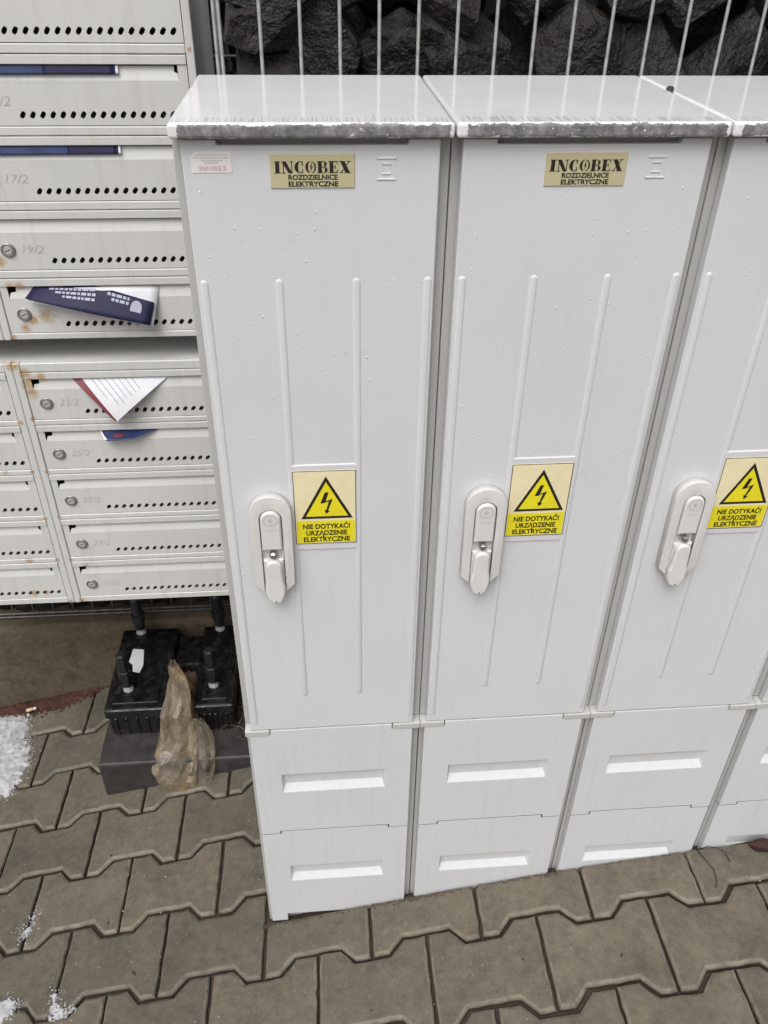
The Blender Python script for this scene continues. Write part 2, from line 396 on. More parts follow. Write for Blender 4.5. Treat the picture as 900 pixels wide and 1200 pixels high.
# ---------------------------------------------------------------- ground and paving
GX, GY = 0.2168, -0.0478
def gz(x, y):
    xc = max(-1.8, min(1.9, x)); yc = max(-2.5, min(2.5, y))
    return -0.0088 + GX*xc + GY*yc - 0.09*max(0.0, min(xc, 1.2)-0.3)**2
bm = bmesh.new()
ticks = [-60, -20, -6, -1.8] + [-1.8+0.37*i for i in range(1, 10)] + [1.9, 6, 20, 60]
tick2 = [-60, -20, -6, -2.5, -1.0, 0.0, 1.0, 2.5, 6, 20, 60]
vv = [[bm.verts.new((x, y, gz(x, y)-0.045)) for y in tick2] for x in ticks]
for i in range(len(ticks)-1):
    for j in range(len(tick2)-1): bm.faces.new((vv[i][j], vv[i+1][j], vv[i+1][j+1], vv[i][j+1]))
g = obj('ground', fin(bm, 'ground'), M_GROUND); tag(g, kind='structure')
bm = bmesh.new(); nx, ny = 30, 22
vv = [[bm.verts.new((-1.75+3.6*i/nx, -1.1+2.0*j/ny, gz(-1.75+3.6*i/nx, -1.1+2.0*j/ny)-0.0135)) for j in range(ny+1)] for i in range(nx+1)]
for i in range(nx):
    for j in range(ny): bm.faces.new((vv[i][j], vv[i+1][j], vv[i+1][j+1], vv[i][j+1]))
pavement = obj('pavement', fin(bm, 'pavement'), M_SAND); tag(pavement, kind='structure')
PL, PP, PA = 0.194, 0.139, 0.0135
PLs = PL*math.sqrt(1+GX*GX)
def paver_outline():
    h = PP/2; s = PLs/0.2
    bot = [(-.1, -h-PA), (-.068, -h-PA), (-.042, -h+PA), (.042, -h+PA), (.068, -h-PA), (.1, -h-PA)]
    top = [(.1, h+PA), (.058, h+PA), (.032, h-PA), (-.032, h-PA), (-.058, h+PA), (-.1, h+PA)]
    pts = [(x*s, y) for x, y in bot+top]; out = []
    for i in range(len(pts)):                            # finer points along the edge so that it can be a little ragged
        a, b = Vector(pts[i]), Vector(pts[(i+1) % len(pts)]); n = max(1, round((b-a).length/.016))
        out += [tuple(a.lerp(b, k/n)) for k in range(n)]
    return out
def paver_mesh(seed):
    rnd = random.Random(seed); bm = bmesh.new(); out = paver_outline(); prev = None
    rings = ((0.0027, -0.04), (0.0027, -0.0075), (0.0046, -0.0034), (0.0086, -0.0004), (0.0098, 0.0))
    jit = [(rnd.uniform(-.0011, .0011), rnd.uniform(-.0011, .0011)) for _ in out]
    for ins, z in rings:
        pp = offset(out, ins); vs = [bm.verts.new((x+j[0], y+j[1], z)) for (x, y), j in zip(pp, jit)]
        if prev:
            for i in range(len(vs)): bm.faces.new((prev[i-1], prev[i], vs[i], vs[i-1]))
        prev = vs
    bm.faces.new(prev)
    bmesh.ops.triangulate(bm, faces=[f for f in bm.faces if len(f.verts) > 4])
    return fin(bm, 'paver')
PM = [paver_mesh(s) for s in range(9)]
rp = random.Random(3)
for j in range(-6, 7):                                   # j counts rows away from the camera
    yc = -0.1015 + PA + PP/2 + j*PP
    for i in range(-9, 10):
        xc = -0.2011 + PL/2 + i*PL - (0.5*PL if j % 2 else 0)
        if xc < -1.6 or xc > 1.6 or yc > 0.74: continue
        if yc > 0.06 and 0.06 < xc: continue              # under the cabinets and the gabion
        sx = (gz(xc+.05, yc)-gz(xc-.05, yc))/.1 + rp.gauss(0, .004); sy = GY + rp.gauss(0, .005)
        ex = Vector((1, 0, sx)).normalized(); nz = Vector((-sx, -sy, 1)).normalized(); ey = nz.cross(ex)
        pm = PM[rp.randrange(9)]
        mm = Matrix((ex, ey, nz)).transposed().to_4x4(); mm.translation = (xc+rp.gauss(0, .0006), yc+rp.gauss(0, .0006), gz(xc, yc)+rp.gauss(0, .0009))
        if j == 0 and xc > 0.02:                          # this row is sawn off along the cabinet fronts
            bm = bmesh.new(); bm.from_mesh(pm); bm.transform(mm)
            bmesh.ops.bisect_plane(bm, geom=list(bm.verts)+list(bm.edges)+list(bm.faces), plane_co=(0, -.0035, 0), plane_no=(0, 1, 0), clear_outer=True)
            bm.transform(mm.inverted()); pm = fin(bm, 'paver')
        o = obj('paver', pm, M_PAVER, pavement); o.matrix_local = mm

# ---------------------------------------------------------------- gabions and the concrete plinth
def stone_mesh(seed):
    rnd = random.Random(seed); bm = bmesh.new()
    for _ in range(13):
        v = Vector((rnd.gauss(0, 1), rnd.gauss(0, 1), rnd.gauss(0, 1))).normalized()*rnd.uniform(0.82, 1.08)
        bm.verts.new(v)
    r = bmesh.ops.convex_hull(bm, input=bm.verts)
    junk = list({e for e in r['geom_interior'] if isinstance(e, bmesh.types.BMVert)})
    bmesh.ops.delete(bm, geom=junk, context='VERTS')
    bmesh.ops.bevel(bm, geom=list(bm.edges), offset=0.016, segments=1, affect='EDGES')
    return fin(bm, 'stone')
SM = [stone_mesh(100+s) for s in range(14)]
def fill_stones(parent, x0, x1, yf, z0, z1, step, layers, seed):
    rnd = random.Random(seed)
    for L in range(layers):
        nzr = int((z1-z0)/step); nxr = int((x1-x0)/step)
        for k in range(nzr+1):
            for i in range(nxr+1):
                if L > 0 and z0+k*step < 1.0: continue
                x = x0 + (i+0.5*((k+L) % 2)+0.35)*step + rnd.uniform(-.25, .25)*step
                z = z0 + (k+0.5)*step + rnd.uniform(-.2, .2)*step
                if x > x1-step*.3: continue
                x = max(x, x0+step*0.62) if x0 > -.03 else x
                sc = step*0.5; a = (rnd.uniform(1.25, 1.7)*sc, rnd.uniform(0.95, 1.15)*sc, rnd.uniform(1.25, 1.55)*sc)
                o = obj('stone', SM[rnd.randrange(len(SM))], M_STONE, parent)
                o.rotation_euler = (rnd.uniform(-.15, .15), rnd.uniform(0, 6.28), rnd.uniform(-.15, .15))
                o.scale = a
                o.location = (x, yf + 0.008 + a[1]*1.02 + L*step*0.75 + rnd.uniform(0, .012), z)
def wire_mesh(length, axis, r=0.0023):
    bm = bmesh.new()
    add_tube(bm, [(0, 0, 0), (0, 0, length)] if axis == 'z' else [(0, 0, 0), (length, 0, 0)], r, 8)
    return fin(bm, 'wire', True)
# stretch right behind the cabinets
gab = thing('gabion_wall', 'gabion wall of dark broken stones behind thin vertical wires, rising behind the cabinets', 'gabion wall', (0.02, 0.36, 0.0))
zt = 1.545
wv = wire_mesh(zt+0.1, 'z'); wh = wire_mesh(1.60, 'x', 0.0021)
for k in range(0, 33): obj('wire', wv, M_WIRE, gab, (0.0035+0.0494*k, 0, -0.1))
obj('wire', wv, M_WIRE, gab, (-0.0030, 0.004, -0.1))
for k in range(18): obj('wire', wh, M_WIRE, gab, (-0.003, 0.0046, 1.540 if k == 0 else 1.553-0.1*k))
holder = gab
fill_stones(gab, 0.0, 1.60, 0.0, -0.02, 1.52, 0.120, 2, 5)
for n_, (x, z, sx_, sz_) in enumerate(((.074, 1.425, .080, .062), (.082, 1.335, .085, .060), (.135, 1.39, .060, .05), (.232, 1.375, .06, .045), (.30, 1.44, .06, .05))):
    o = obj('stone', SM[(n_*3+2) % len(SM)], M_STONE, gab, (x, .075+.012*(n_ % 2), z)); o.scale = (sx_, .062, sz_); o.rotation_euler = (0, .5*n_, .2)
obj('shade_backing', box_mesh('shade_backing', 0.0, 1.6, .30, .31, -.1, 1.52), M_DARK, gab)  # added dark sheet, stands in for the shade deep between the stones
# recessed stretch behind the mailboxes, on its plinth
gab2 = thing('gabion_wall', 'gabion wall with wire mesh standing on the concrete plinth under and behind the mailboxes', 'gabion wall', (-1.35, 0.775, 0.09))
wv2 = wire_mesh(1.42, 'z', 0.0021); wh2 = wire_mesh(1.36, 'x', 0.0021)
for k in range(28): obj('wire', wv2, M_WIRE, gab2, (0.02+0.0486*k, 0, 0.0))
for z in (0.004, 0.015): obj('wire', wh2, M_WIRE, gab2, (0, -0.0044, z))
for k in range(1, 15): obj('wire', wh2, M_WIRE, gab2, (0, -0.0044, 0.045+0.1*k))
fill_stones(gab2, -0.05, 1.38, 0.0, -0.04, 1.40, 0.135, 1, 9)
fill_stones(gab2, -0.05, 1.38, -0.004, 0.0, 0.14, 0.062, 1, 19)
obj('shade_backing', box_mesh('shade_backing', 0.0, 1.37, .17, .18, .0, 1.42), M_DARK, gab2)  # likewise an added sheet that keeps the gaps here dark
bm = bmesh.new(); nx, nzz = 60, 14
P = [[bm.verts.new((-1.5+1.9*i/nx, 0.742+0.006*math.sin(i*1.7+j)*random.random()+0.004*random.random(), -0.60+0.685*j/nzz)) for j in range(nzz+1)] for i in range(nx+1)]
for i in range(nx):
    for j in range(nzz): bm.faces.new((P[i][j], P[i+1][j], P[i+1][j+1], P[i][j+1]))
B = [[bm.verts.new((-1.5+1.9*i/nx, y, 0.0865)) for i in range(nx+1)] for y in (0.752, 1.08)]
top = [P[i][nzz] for i in range(nx+1)]
for i in range(nx):
    bm.faces.new((top[i], top[i+1], B[0][i+1], B[0][i])); bm.faces.new((B[0][i], B[0][i+1], B[1][i+1], B[1][i]))
pl = obj('concrete_plinth', fin(bm, 'concrete_plinth', True, False), M_PLINTH)
tag(pl, 'mud-stained brown concrete plinth wall carrying the gabion below the mailboxes', 'plinth wall')

# ---------------------------------------------------------------- electrical cabinets
WP = 0.265
def cells_plate(name, xs, zs, inside, thick, recess=None, bev=0.0012):
    """front plate at y=0 made of the grid cells for which inside() holds, closed sides, optional stamped recess"""
    bm = bmesh.new(); V = {}
    def vt(i, j):
        if (i, j) not in V: V[i, j] = bm.verts.new((xs[i], 0, zs[j]))
        return V[i, j]
    front = []
    for i in range(len(xs)-1):
        for j in range(len(zs)-1):
            if inside(i, j): front.append(bm.faces.new((vt(i, j), vt(i+1, j), vt(i+1, j+1), vt(i, j+1))))
    hole = set()
    if recess:
        i0, i1, j0, j1, dep, side, zmid = recess
        a = [vt(i0, j0), vt(i1, j0), vt(i1, j1), vt(i0, j1)]
        X0, X1, Z0, Z1 = xs[i0], xs[i1], zs[j0], zs[j1]
        b = [bm.verts.new(p) for p in ((X0+side, dep, zmid), (X1-side, dep, zmid), (X1-side, dep*0.85, Z1-.0008), (X0+side, dep*0.85, Z1-.0008))]
        for q in range(4): bm.faces.new((a[q], a[(q+1) % 4], b[(q+1) % 4], b[q])); 
        bm.faces.new(b)
    bmesh.ops.recalc_face_normals(bm, faces=bm.faces)
    edges = [e for e in bm.edges if len(e.link_faces) == 1]
    r = bmesh.ops.extrude_edge_only(bm, edges=edges)
    bmesh.ops.translate(bm, verts=[v for v in r['geom'] if isinstance(v, bmesh.types.BMVert)], vec=(0, thick, 0))
    bmesh.ops.dissolve_limit(bm, angle_limit=0.01, verts=bm.verts, edges=bm.edges)
    if bev:
        es = [e for e in bm.edges if len(e.link_faces) == 2 and e.calc_face_angle() > 0.25]
        bmesh.ops.bevel(bm, geom=es, offset=bev, segments=2, profile=0.5, affect='EDGES', clamp_overlap=True)
    return fin(bm, name)
DX0, DX1, DZ0, DZ1 = 0.0095, 0.2530, 0.5362, 1.3610
ME = {}
ME['door'] = cells_plate('door', [DX0, .0425, .2225, DX1], [DZ0, 1.3562, DZ1], lambda i, j: not (i == 1 and j == 1), 0.0125, None, 0.0016)
def panel(z0, z1, tab, s0, s1, notch, feet=None):
    ww = .0020 if feet is None else 0.0
    xs = [.0068, .036, .0400-ww, .0488, .2125, .2195+ww, .2330, .2530]; zs = [z0, z0+notch, s0, s1, z1, z1+tab]
    def ins(i, j):
        mid = 2 <= i <= 4
        if j == 4: return mid
        if j == 0: return (not mid) if feet is None else i == 0 or i == 6
        if i == 3 and j == 2: return False
        return True
    return cells_plate('base_panel', xs, zs, ins, 0.0125, (3, 4, 2, 3, 0.0085, 0.004, s0+0.30*(s1-s0)), 0.0005)
ME['panel_u'] = panel(0.2716, 0.5221, 0.0115, 0.3825, 0.4275, 0.0072)
ME['panel_l'] = panel(-0.004, 0.2699, 0.0072, 0.1268, 0.1725, 0.022, True)
ME['body'] = box_mesh('body', .0005, .2645, .0140, .262, .537, 1.3630, .0015)
ME['base_frame'] = box_mesh('base_frame', .0007, .2643, .0140, .258, -.12, .5215, .0015)
ME['lid'] = box_mesh('lid', .0010, .2640, -.0125, .2690, 1.3638, 1.3775, .0032, 3)
ME['collar_l'] = box_mesh('collar', .0002, .0368, -.0012, .2595, .5228, .5348, .0016)
ME['collar_r'] = box_mesh('collar', .2228, .2648, -.0012, .2595, .5228, .5348, .0016)
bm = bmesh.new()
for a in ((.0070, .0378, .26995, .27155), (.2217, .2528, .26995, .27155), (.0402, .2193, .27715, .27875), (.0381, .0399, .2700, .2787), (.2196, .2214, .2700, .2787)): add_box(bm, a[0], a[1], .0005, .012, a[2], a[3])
ME['joint'] = fin(bm, 'joint_shade'); ME['joint_top'] = box_mesh('joint_shade', .0402, .2193, .003, .012, .53365, .5361)  # added dark strips, painted shade inside the panel cracks and under the door
def rib_mesh(z0, z1):
    bm = bmesh.new(); w, h = .0042, .0018; n = 8; prof = []
    cols = []
    rows = [(z0, 0.0)] + [(z0+w*(1-math.cos(a)), math.sin(a)) for a in (0.4, 0.8, 1.2, 1.57)] + [(z1-w*(1-math.cos(a)), math.sin(a)) for a in (1.57, 1.2, 0.8, 0.4)] + [(z1, 0.0)]
    for z, s in rows:
        if s == 0: cols.append([bm.verts.new((0, .0004, z))]); continue
        cols.append([bm.verts.new((w*s*math.cos(math.pi*k/n), .0004 - h*s*math.sin(math.pi*k/n)**0.8, z)) for k in range(n+1)])
    for a, b in zip(cols, cols[1:]):
        for k in range(n):
            if len(a) == 1: bm.faces.new((a[0], b[k], b[k+1]))
            elif len(b) == 1: bm.faces.new((a[k], b[0], a[k+1]))
            else: bm.faces.new((a[k], b[k], b[k+1], a[k+1]))
    return fin(bm, 'rib', True)
ME['rib_o'] = rib_mesh(.5500, 1.2285); ME['rib_i'] = rib_mesh(.6065, 1.2285)
ME['pad'] = prism('label_pad', [(.0925, .8772), (.1722, .8772), (.1722, 1.0040), (.0925, 1.0040)], [(0, .0006), (0, -.0008), (.0010, -.0016)])
def sq_ring(x0, x1, z0, z1, t):
    bm = bmesh.new()
    for n_, a in enumerate(((x0, x1, z1-t, z1), (x0, x1, z0, z0+t), (x0, x0+t*.7, z0+t, z1-t), (x1-t*.7, x1, z0+t, z1-t))):
        add_prism(bm, [(a[0], a[2]), (a[1], a[2]), (a[1], a[3]), (a[0], a[3])], [(0, .0004), (0, -.0002), (.0005, -.0009)] if n_ < 2 else [(0, .0004), (.0004, -.00025)])
    return fin(bm, 'insulation_mark')
ME['mark_o'] = sq_ring(.1920, .2110, 1.3242, 1.3452, .0020); ME['mark_i'] = sq_ring(.1968, .2062, 1.3295, 1.3400, .0016)
# door handle: a U-shaped escutcheon, a key cap, the cylinder and a swing lever
HX = 0.0650
def arc(cx, cz, r, a0, a1, n): return [(cx+r*math.cos(math.radians(a0+(a1-a0)*k/n)), cz+r*math.sin(math.radians(a0+(a1-a0)*k/n))) for k in range(n+1)]
def handle_u():
    outer = [(HX+.0145, .8205), (HX+.0250, .8325)] + arc(HX, .9420, .0255, 0, 180, 18) + [(HX-.0250, .8325), (HX-.0145, .8205)]
    inner = [(HX-.0140, .8205)] + arc(HX, .9350, .0140, 180, 0, 14) + [(HX+.0140, .8205)]
    poly = outer[:-1] + inner
    bm = bmesh.new()
    vs = [bm.verts.new((x, .0004, z)) for x, z in poly]; f = bm.faces.new(vs)
    r = bmesh.ops.extrude_face_region(bm, geom=[f]); nv = [v for v in r['geom'] if isinstance(v, bmesh.types.BMVert)]
    bmesh.ops.translate(bm, verts=nv, vec=(0, -.0135, 0)); nset = set(nv)
    bmesh.ops.recalc_face_normals(bm, faces=bm.faces)
    es = [e for e in bm.edges if e.verts[0] in nset and e.verts[1] in nset and len(e.link_faces) == 2]
    bmesh.ops.bevel(bm, geom=es, offset=.0034, segments=4, profile=0.5, affect='EDGES', clamp_overlap=True)
    return fin(bm, 'handle', True)
ME['handle'] = handle_u()
ME['handle_floor'] = prism('recess_floor', [(HX-.0143, .8215)] + [(HX+.0143, .8215)] + arc(HX, .9350, .0143, 0, 180, 12), [(0, .0004), (0, -.0040)])
ME['cap'] = prism('key_cap', [(HX-.0126, .8890), (HX+.0126, .8890)] + arc(HX, .9350, .0126, 0, 180, 14), [(0, -.003), (0, -.0125), (.0008, -.0147), (.0024, -.0158)])
ME['cap_ring'] = fin_ring = flat('cap_emblem', ring_polys(HX, .9350, .0074, .0084) + [[(HX+.0010, .9405), (HX-.0030, .9346), (HX-.0006, .9346), (HX-.0012, .9296), (HX+.0030, .9360), (HX+.0006, .9360)]], -.0161)
ME['cap_line'] = flat('cap_text_line', [[(HX-.0066, .9205), (HX+.0066, .9205), (HX+.0066, .9212), (HX-.0066, .9212)]], -.0161)
lev = [(HX-.0100, .8640)] + arc(HX, .8640, .0100, 180, 0, 10)[1:] + [(HX+.0108, .8420), (HX+.0128, .8290), (HX+.0122, .8190)] + [(HX+.0098, .8105), (HX+.0070, .8058), (HX+.0030, .8036), (HX-.0030, .8036), (HX-.0070, .8058), (HX-.0098, .8105)] + [(HX-.0122, .8190), (HX-.0128, .8290), (HX-.0108, .8420)]
ME['lever'] = prism('lever', lev[::-1], [(0, -.0035), (0, -.0165), (.0009, -.0185), (.0026, -.0196)], True)
ME['lever_bed'] = prism('lever_bed', [(HX-.0128, .8225), (HX+.0128, .8225), (HX+.0128, .8720), (HX-.0128, .8720)], [(0, -.003), (0, -.0105), (.0015, -.0122)])
bm = bmesh.new(); add_tube(bm, [(HX, -.0042, .8800), (HX, -.0140, .8800)], .0047, 14); add_box(bm, HX-.0030, HX+.0030, -.0165, -.0139, .8765, .8835, .0006, 1)
ME['cylinder'] = fin(bm, 'lock_cylinder')
bm = bmesh.new(); add_tube(bm, [(HX, -.0193, .8080), (HX, -.0199, .8080)], .0011, 10); ME['lever_hole'] = fin(bm, 'lever_hole')

# nameplate lettering: heavy upright display capitals with thin hairlines
def glyph(ch):
    S = .028                                             # hairline
    t = .115                                             # serif/hairline thickness in cap heights
    r = lambda x0, x1, z0, z1: [(x0, z0), (x1, z0), (x1, z1), (x0, z1)]
    def crescent(cx, cz, rx, rz, ix, dx, a0, a1, n=14):   # area between outer ellipse arc and a narrower inner one
        o = [(cx+rx*math.cos(math.radians(a0+(a1-a0)*k/n)), cz+rz*math.sin(math.radians(a0+(a1-a0)*k/n))) for k in range(n+1)]
        i = [(cx+dx+ix*math.cos(math.radians(a0+(a1-a0)*k/n)), cz+rz*.93*math.sin(math.radians(a0+(a1-a0)*k/n))) for k in range(n+1)]
        return [[o[k], o[k+1], i[k+1], i[k]] for k in range(n)]
    if ch == 'I': return .52, [r(.10, .42, .0, 1), r(0, .52, 0, .07), r(0, .52, .93, 1)]
    if ch == 'N': return .95, [r(.12, .19, 0, 1), r(.78, .85, 0, 1), [(.02, 1), (.36, 1), (.85, 0), (.55, 0)], r(0, .30, 0, .07), r(.66, .95, .93, 1)]
    if ch == 'C': return .80, crescent(.46, .5, .46, .5, .16, 0, 62, 298) + [r(.60, .68, .62, .98), r(.60, .68, .02, .36), [(.46, .93), (.64, .86), (.64, .96), (.46, 1)], [(.46, 0), (.64, .04), (.64, .14), (.46, .07)]]
    if ch == 'O': return .86, crescent(.40, .5, .40, .5, .20, .02, 95, 250) + crescent(.46, .5, .40, .5, .28, -.02, -85, 85)+[[(.56, .98), (.34, .46), (.46, .50), (.36, .06), (.62, .58), (.49, .55)]]
    if ch == 'B': return .85, [r(.08, .38, 0, 1), r(0, .5, 0, .07), r(0, .5, .93, 1), r(.38, .55, .48, .54)] + crescent(.48, .745, .30, .255, .10, 0, -90, 90) + crescent(.50, .265, .34, .265, .12, 0, -90, 90)
    if ch == 'E': return .75, [r(.08, .38, 0, 1), r(0, .70, 0, .07), r(0, .70, .93, 1), r(.38, .52, .47, .54), r(.50, .56, .34, .66), [(.62, 0), (.72, 0), (.72, .32), (.68, .32)], [(.62, 1), (.68, .70), (.72, .70), (.72, 1)]]
    if ch == 'X': return .95, [[(.08, 1), (.44, 1), (.90, 0), (.54, 0)], [(.76, 1), (.84, 1), (.20, 0), (.12, 0)], r(0, .52, .94, 1), r(.44, .95, 0, .06), r(.62, .95, .94, 1), r(0, .32, 0, .06)]
def word_mesh(word, wd, ht):
    polys = []; x = 0
    for ch in word:
        a, pp = glyph(ch); polys += [[(px+x, pz) for px, pz in q] for q in pp]; x += a+.07
    x -= .07; sx = wd/x
    bm = bmesh.new()
    for n_, q in enumerate(polys):
        q = [((px-x/2)*sx, (pz-.5)*ht) for px, pz in q]
        ar = sum(q[i][0]*q[(i+1) % len(q)][1]-q[(i+1) % len(q)][0]*q[i][1] for i in range(len(q)))
        if ar < 0: q = q[::-1]
        bm.faces.new([bm.verts.new((a, -.00001*(n_ % 7), b)) for a, b in q])
    return fin(bm, 'lettering', False, False)
PXc, PZc = .1312, 1.3331
ME['plate'] = prism('name_plate', [(.0912, 1.3178), (.1712, 1.3178), (.1712, 1.3486), (.0912, 1.3486)], [(0, .0004), (0, -.0009), (.0004, -.0013)])
ME['word'] = word_mesh('INCOBEX', .0725, .0108); ME['word_pink'] = word_mesh('INCOBEX', .0255, .0040)
ME['border'] = None
def frame_polys(x0, x1, z0, z1, t):
    return [[(x0, z0), (x1, z0), (x1, z0+t), (x0, z0+t)], [(x0, z1-t), (x1, z1-t), (x1, z1), (x0, z1)], [(x0, z0+t), (x0+t, z0+t), (x0+t, z1-t), (x0, z1-t)], [(x1-t, z0+t), (x1, z0+t), (x1, z1-t), (x1-t, z1-t)]]
LX0, LX1, LZ0, LZ1 = .0945, .1702, .8870, .9956
LW, LH = LX1-LX0, LZ1-LZ0
lp = lambda u, v: (LX0+u*LW, LZ1-v*LH)
ME['label'] = prism('warning_label', [(LX0, LZ0), (LX1, LZ0), (LX1, LZ1), (LX0, LZ1)], [(0, -.0014), (0, -.0021)])
ME['label_border'] = flat('border_line', frame_polys(LX0, LX1, LZ0, LZ1, .0009), -.00225)
ME['label_field'] = flat('yellow_field', [[lp(.025, .985), lp(.975, .985), lp(.975, .675), lp(.025, .675)]], -.0022)
tri = [lp(.105, .645), lp(.945, .645), lp(.522, .075)]
ME['tri_black'] = flat('triangle_border', [tri], -.0022)
ME['tri_yellow'] = flat('triangle_field', [offset(tri, .0036)], -.0024)
ME['bolt'] = flat('lightning_bolt', [[lp(.500, .285), lp(.560, .285), lp(.510, .405), lp(.468, .432), lp(.425, .432)],
                                    [lp(.468, .432), lp(.510, .405), lp(.625, .372), lp(.560, .405)][::1],
                                    [lp(.560, .405), lp(.625, .372), lp(.545, .530), lp(.517, .522)],
                                    [lp(.488, .520), lp(.517, .522), lp(.545, .530), lp(.575, .540), lp(.510, .578)]], -.0026)
ME['sticker'] = prism('sticker', [(.0178, 1.3322), (.0555, 1.3322), (.0555, 1.3488), (.0535, 1.3508), (.0225, 1.3508), (.0178, 1.3470)], [(0, .0003), (0, -.0005)])
ME['sticker_lines'] = flat('faint_print', [[(.0195+a, z), (.0195+b, z), (.0195+b, z+.0011), (.0195+a, z+.0011)] for a, b, z in ((.003, .033, 1.3476), (.001, .034, 1.3450), (.008, .028, 1.3425), (.011, .024, 1.3404))], -.0007)
def drops_mesh(seed, n):
    rnd = random.Random(seed); bm = bmesh.new()
    for _ in range(n):
        x = rnd.uniform(DX0+.004, DX1-.004); z = rnd.uniform(DZ0+.01, 1.30 if rnd.random() < .8 else 1.34)
        if .085 < x < .18 and (.87 < z < 1.01 or z > 1.31): continue
        if .036 < x < .094 and .79 < z < .975: continue
        if min(abs(x-r) for r in (.017, .093, .172, .246)) < .0055: continue
        r = rnd.choice((.0005, .0006, .0008, .0010, .0013)); e = rnd.uniform(.9, 1.7); hh = r*rnd.uniform(.20, .38)
        if rnd.random() < .12: e *= 2.6; r *= .8
        c = bm.verts.new((x, -hh, z)); prev = None
        r1 = [bm.verts.new((x+r*.7*math.cos(k*math.pi/4), -hh*.72, z+r*e*.7*math.sin(k*math.pi/4))) for k in range(8)]
        r2 = [bm.verts.new((x+r*math.cos(k*math.pi/4), .0001, z+r*e*math.sin(k*math.pi/4))) for k in range(8)]
        for k in range(8):
            bm.faces.new((c, r1[k], r1[(k+1) % 8])); bm.faces.new((r1[k], r2[k], r2[(k+1) % 8], r1[(k+1) % 8]))
    return fin(bm, 'rain_droplets', True)
CAB_LABELS = ['pale grey electrical cabinet nearest the mailboxes, with a small white sticker on its door',
              'second pale grey electrical cabinet from the mailboxes, its nameplate and yellow warning label both whole',
              'third pale grey electrical cabinet from the mailboxes, its label cut by the picture edge',
              'rightmost pale grey electrical cabinet, showing only its base panels beside the reddish fragment']
for k in range(4):
    c = thing('electrical_cabinet', CAB_LABELS[k], 'electrical cabinet', (k*WP, random.uniform(-.0006, .0006), 0), 'electrical cabinets standing in a row')
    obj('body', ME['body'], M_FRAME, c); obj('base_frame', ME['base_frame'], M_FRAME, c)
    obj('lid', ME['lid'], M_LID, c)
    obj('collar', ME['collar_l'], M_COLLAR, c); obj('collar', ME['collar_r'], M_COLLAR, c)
    obj('base_panel', ME['panel_u'], M_BASE, c); obj('base_panel', ME['panel_l'], M_BASE, c, (0, .0004, 0)); obj('joint_shade', ME['joint'], M_DARK, c); obj('joint_shade', ME['joint_top'], M_DARK, c)
    d = obj('door', ME['door'], M_DOOR, c)
    for x, m_ in ((.0172, 'rib_o'), (.0930, 'rib_i'), (.1722, 'rib_i'), (.2462, 'rib_o')): obj('rib', ME[m_], M_DOOR, d, (x, 0, 0))
    obj('label_pad', ME['pad'], M_DOOR, d)
    obj('insulation_mark', ME['mark_o'], M_DOOR, d); obj('insulation_mark', ME['mark_i'], M_DOOR, d)
    h = obj('handle', ME['handle'], M_HANDLE, c)
    obj('recess_floor', ME['handle_floor'], M_HANDLE, h); obj('key_cap', ME['cap'], M_HANDLE, h)
    obj('cap_emblem', ME['cap_ring'], M_EMB, h); obj('cap_text_line', ME['cap_line'], M_EMB, h)
    obj('lever_bed', ME['lever_bed'], M_HANDLE, h); obj('lever', ME['lever'], M_HANDLE, h)
    obj('lock_cylinder', ME['cylinder'], M_CHROME, h); obj('lever_hole', ME['lever_hole'], M_DARK, h)
    p = obj('name_plate', ME['plate'], M_PLATE, c)
    obj('lettering', ME['word'], M_BLACK, p, (PXc, -.0015, PZc+.0038))
    obj('lettering', text_mesh('ROZDZIELNICE', .0470, .0044, .035), M_BLACK, p, (PXc+.0002, -.0015, PZc-.0053))
    obj('lettering', text_mesh('ELEKTRYCZNE', .0475, .0044, .035), M_BLACK, p, (PXc+.0004, -.0015, PZc-.0114))
    l = obj('warning_label', ME['label'], M_CREAM, c, (random.uniform(-.0006, .0006), 0, random.uniform(-.0006, .0006)))
    tag(l, 'cream and yellow warning label with black lightning triangle')
    obj('border_line', ME['label_border'], M_BLACK, l); obj('yellow_field', ME['label_field'], M_YEL, l)
    obj('triangle_border', ME['tri_black'], M_BLACK, l); obj('triangle_field', ME['tri_yellow'], M_YEL, l)
    obj('lightning_bolt', ME['bolt'], M_BLACK, l)
    for txt, wd, v in (('NIE DOTYKAĆ!', .770, .752), ('URZĄDZENIE', .675, .845), ('ELEKTRYCZNE', .765, .936)):
        x, z = lp(.51, v); obj('lettering', text_mesh(txt, wd*LW, .0070, .030), M_BLACK, l, (x, -.0025, z))
    if k == 0:
        s = obj('sticker', ME['sticker'], M_STICK, c); tag(s, 'small white sticker with pink lettering')
        obj('lettering', ME['word_pink'], M_PINK, s, (.0378, -.0008, 1.3363)); obj('faint_print', ME['sticker_lines'], M_FAINT, s)
    dr = obj('rain_droplets', drops_mesh(20+k, 420), M_DROP, c); tag(dr, kind='stuff')

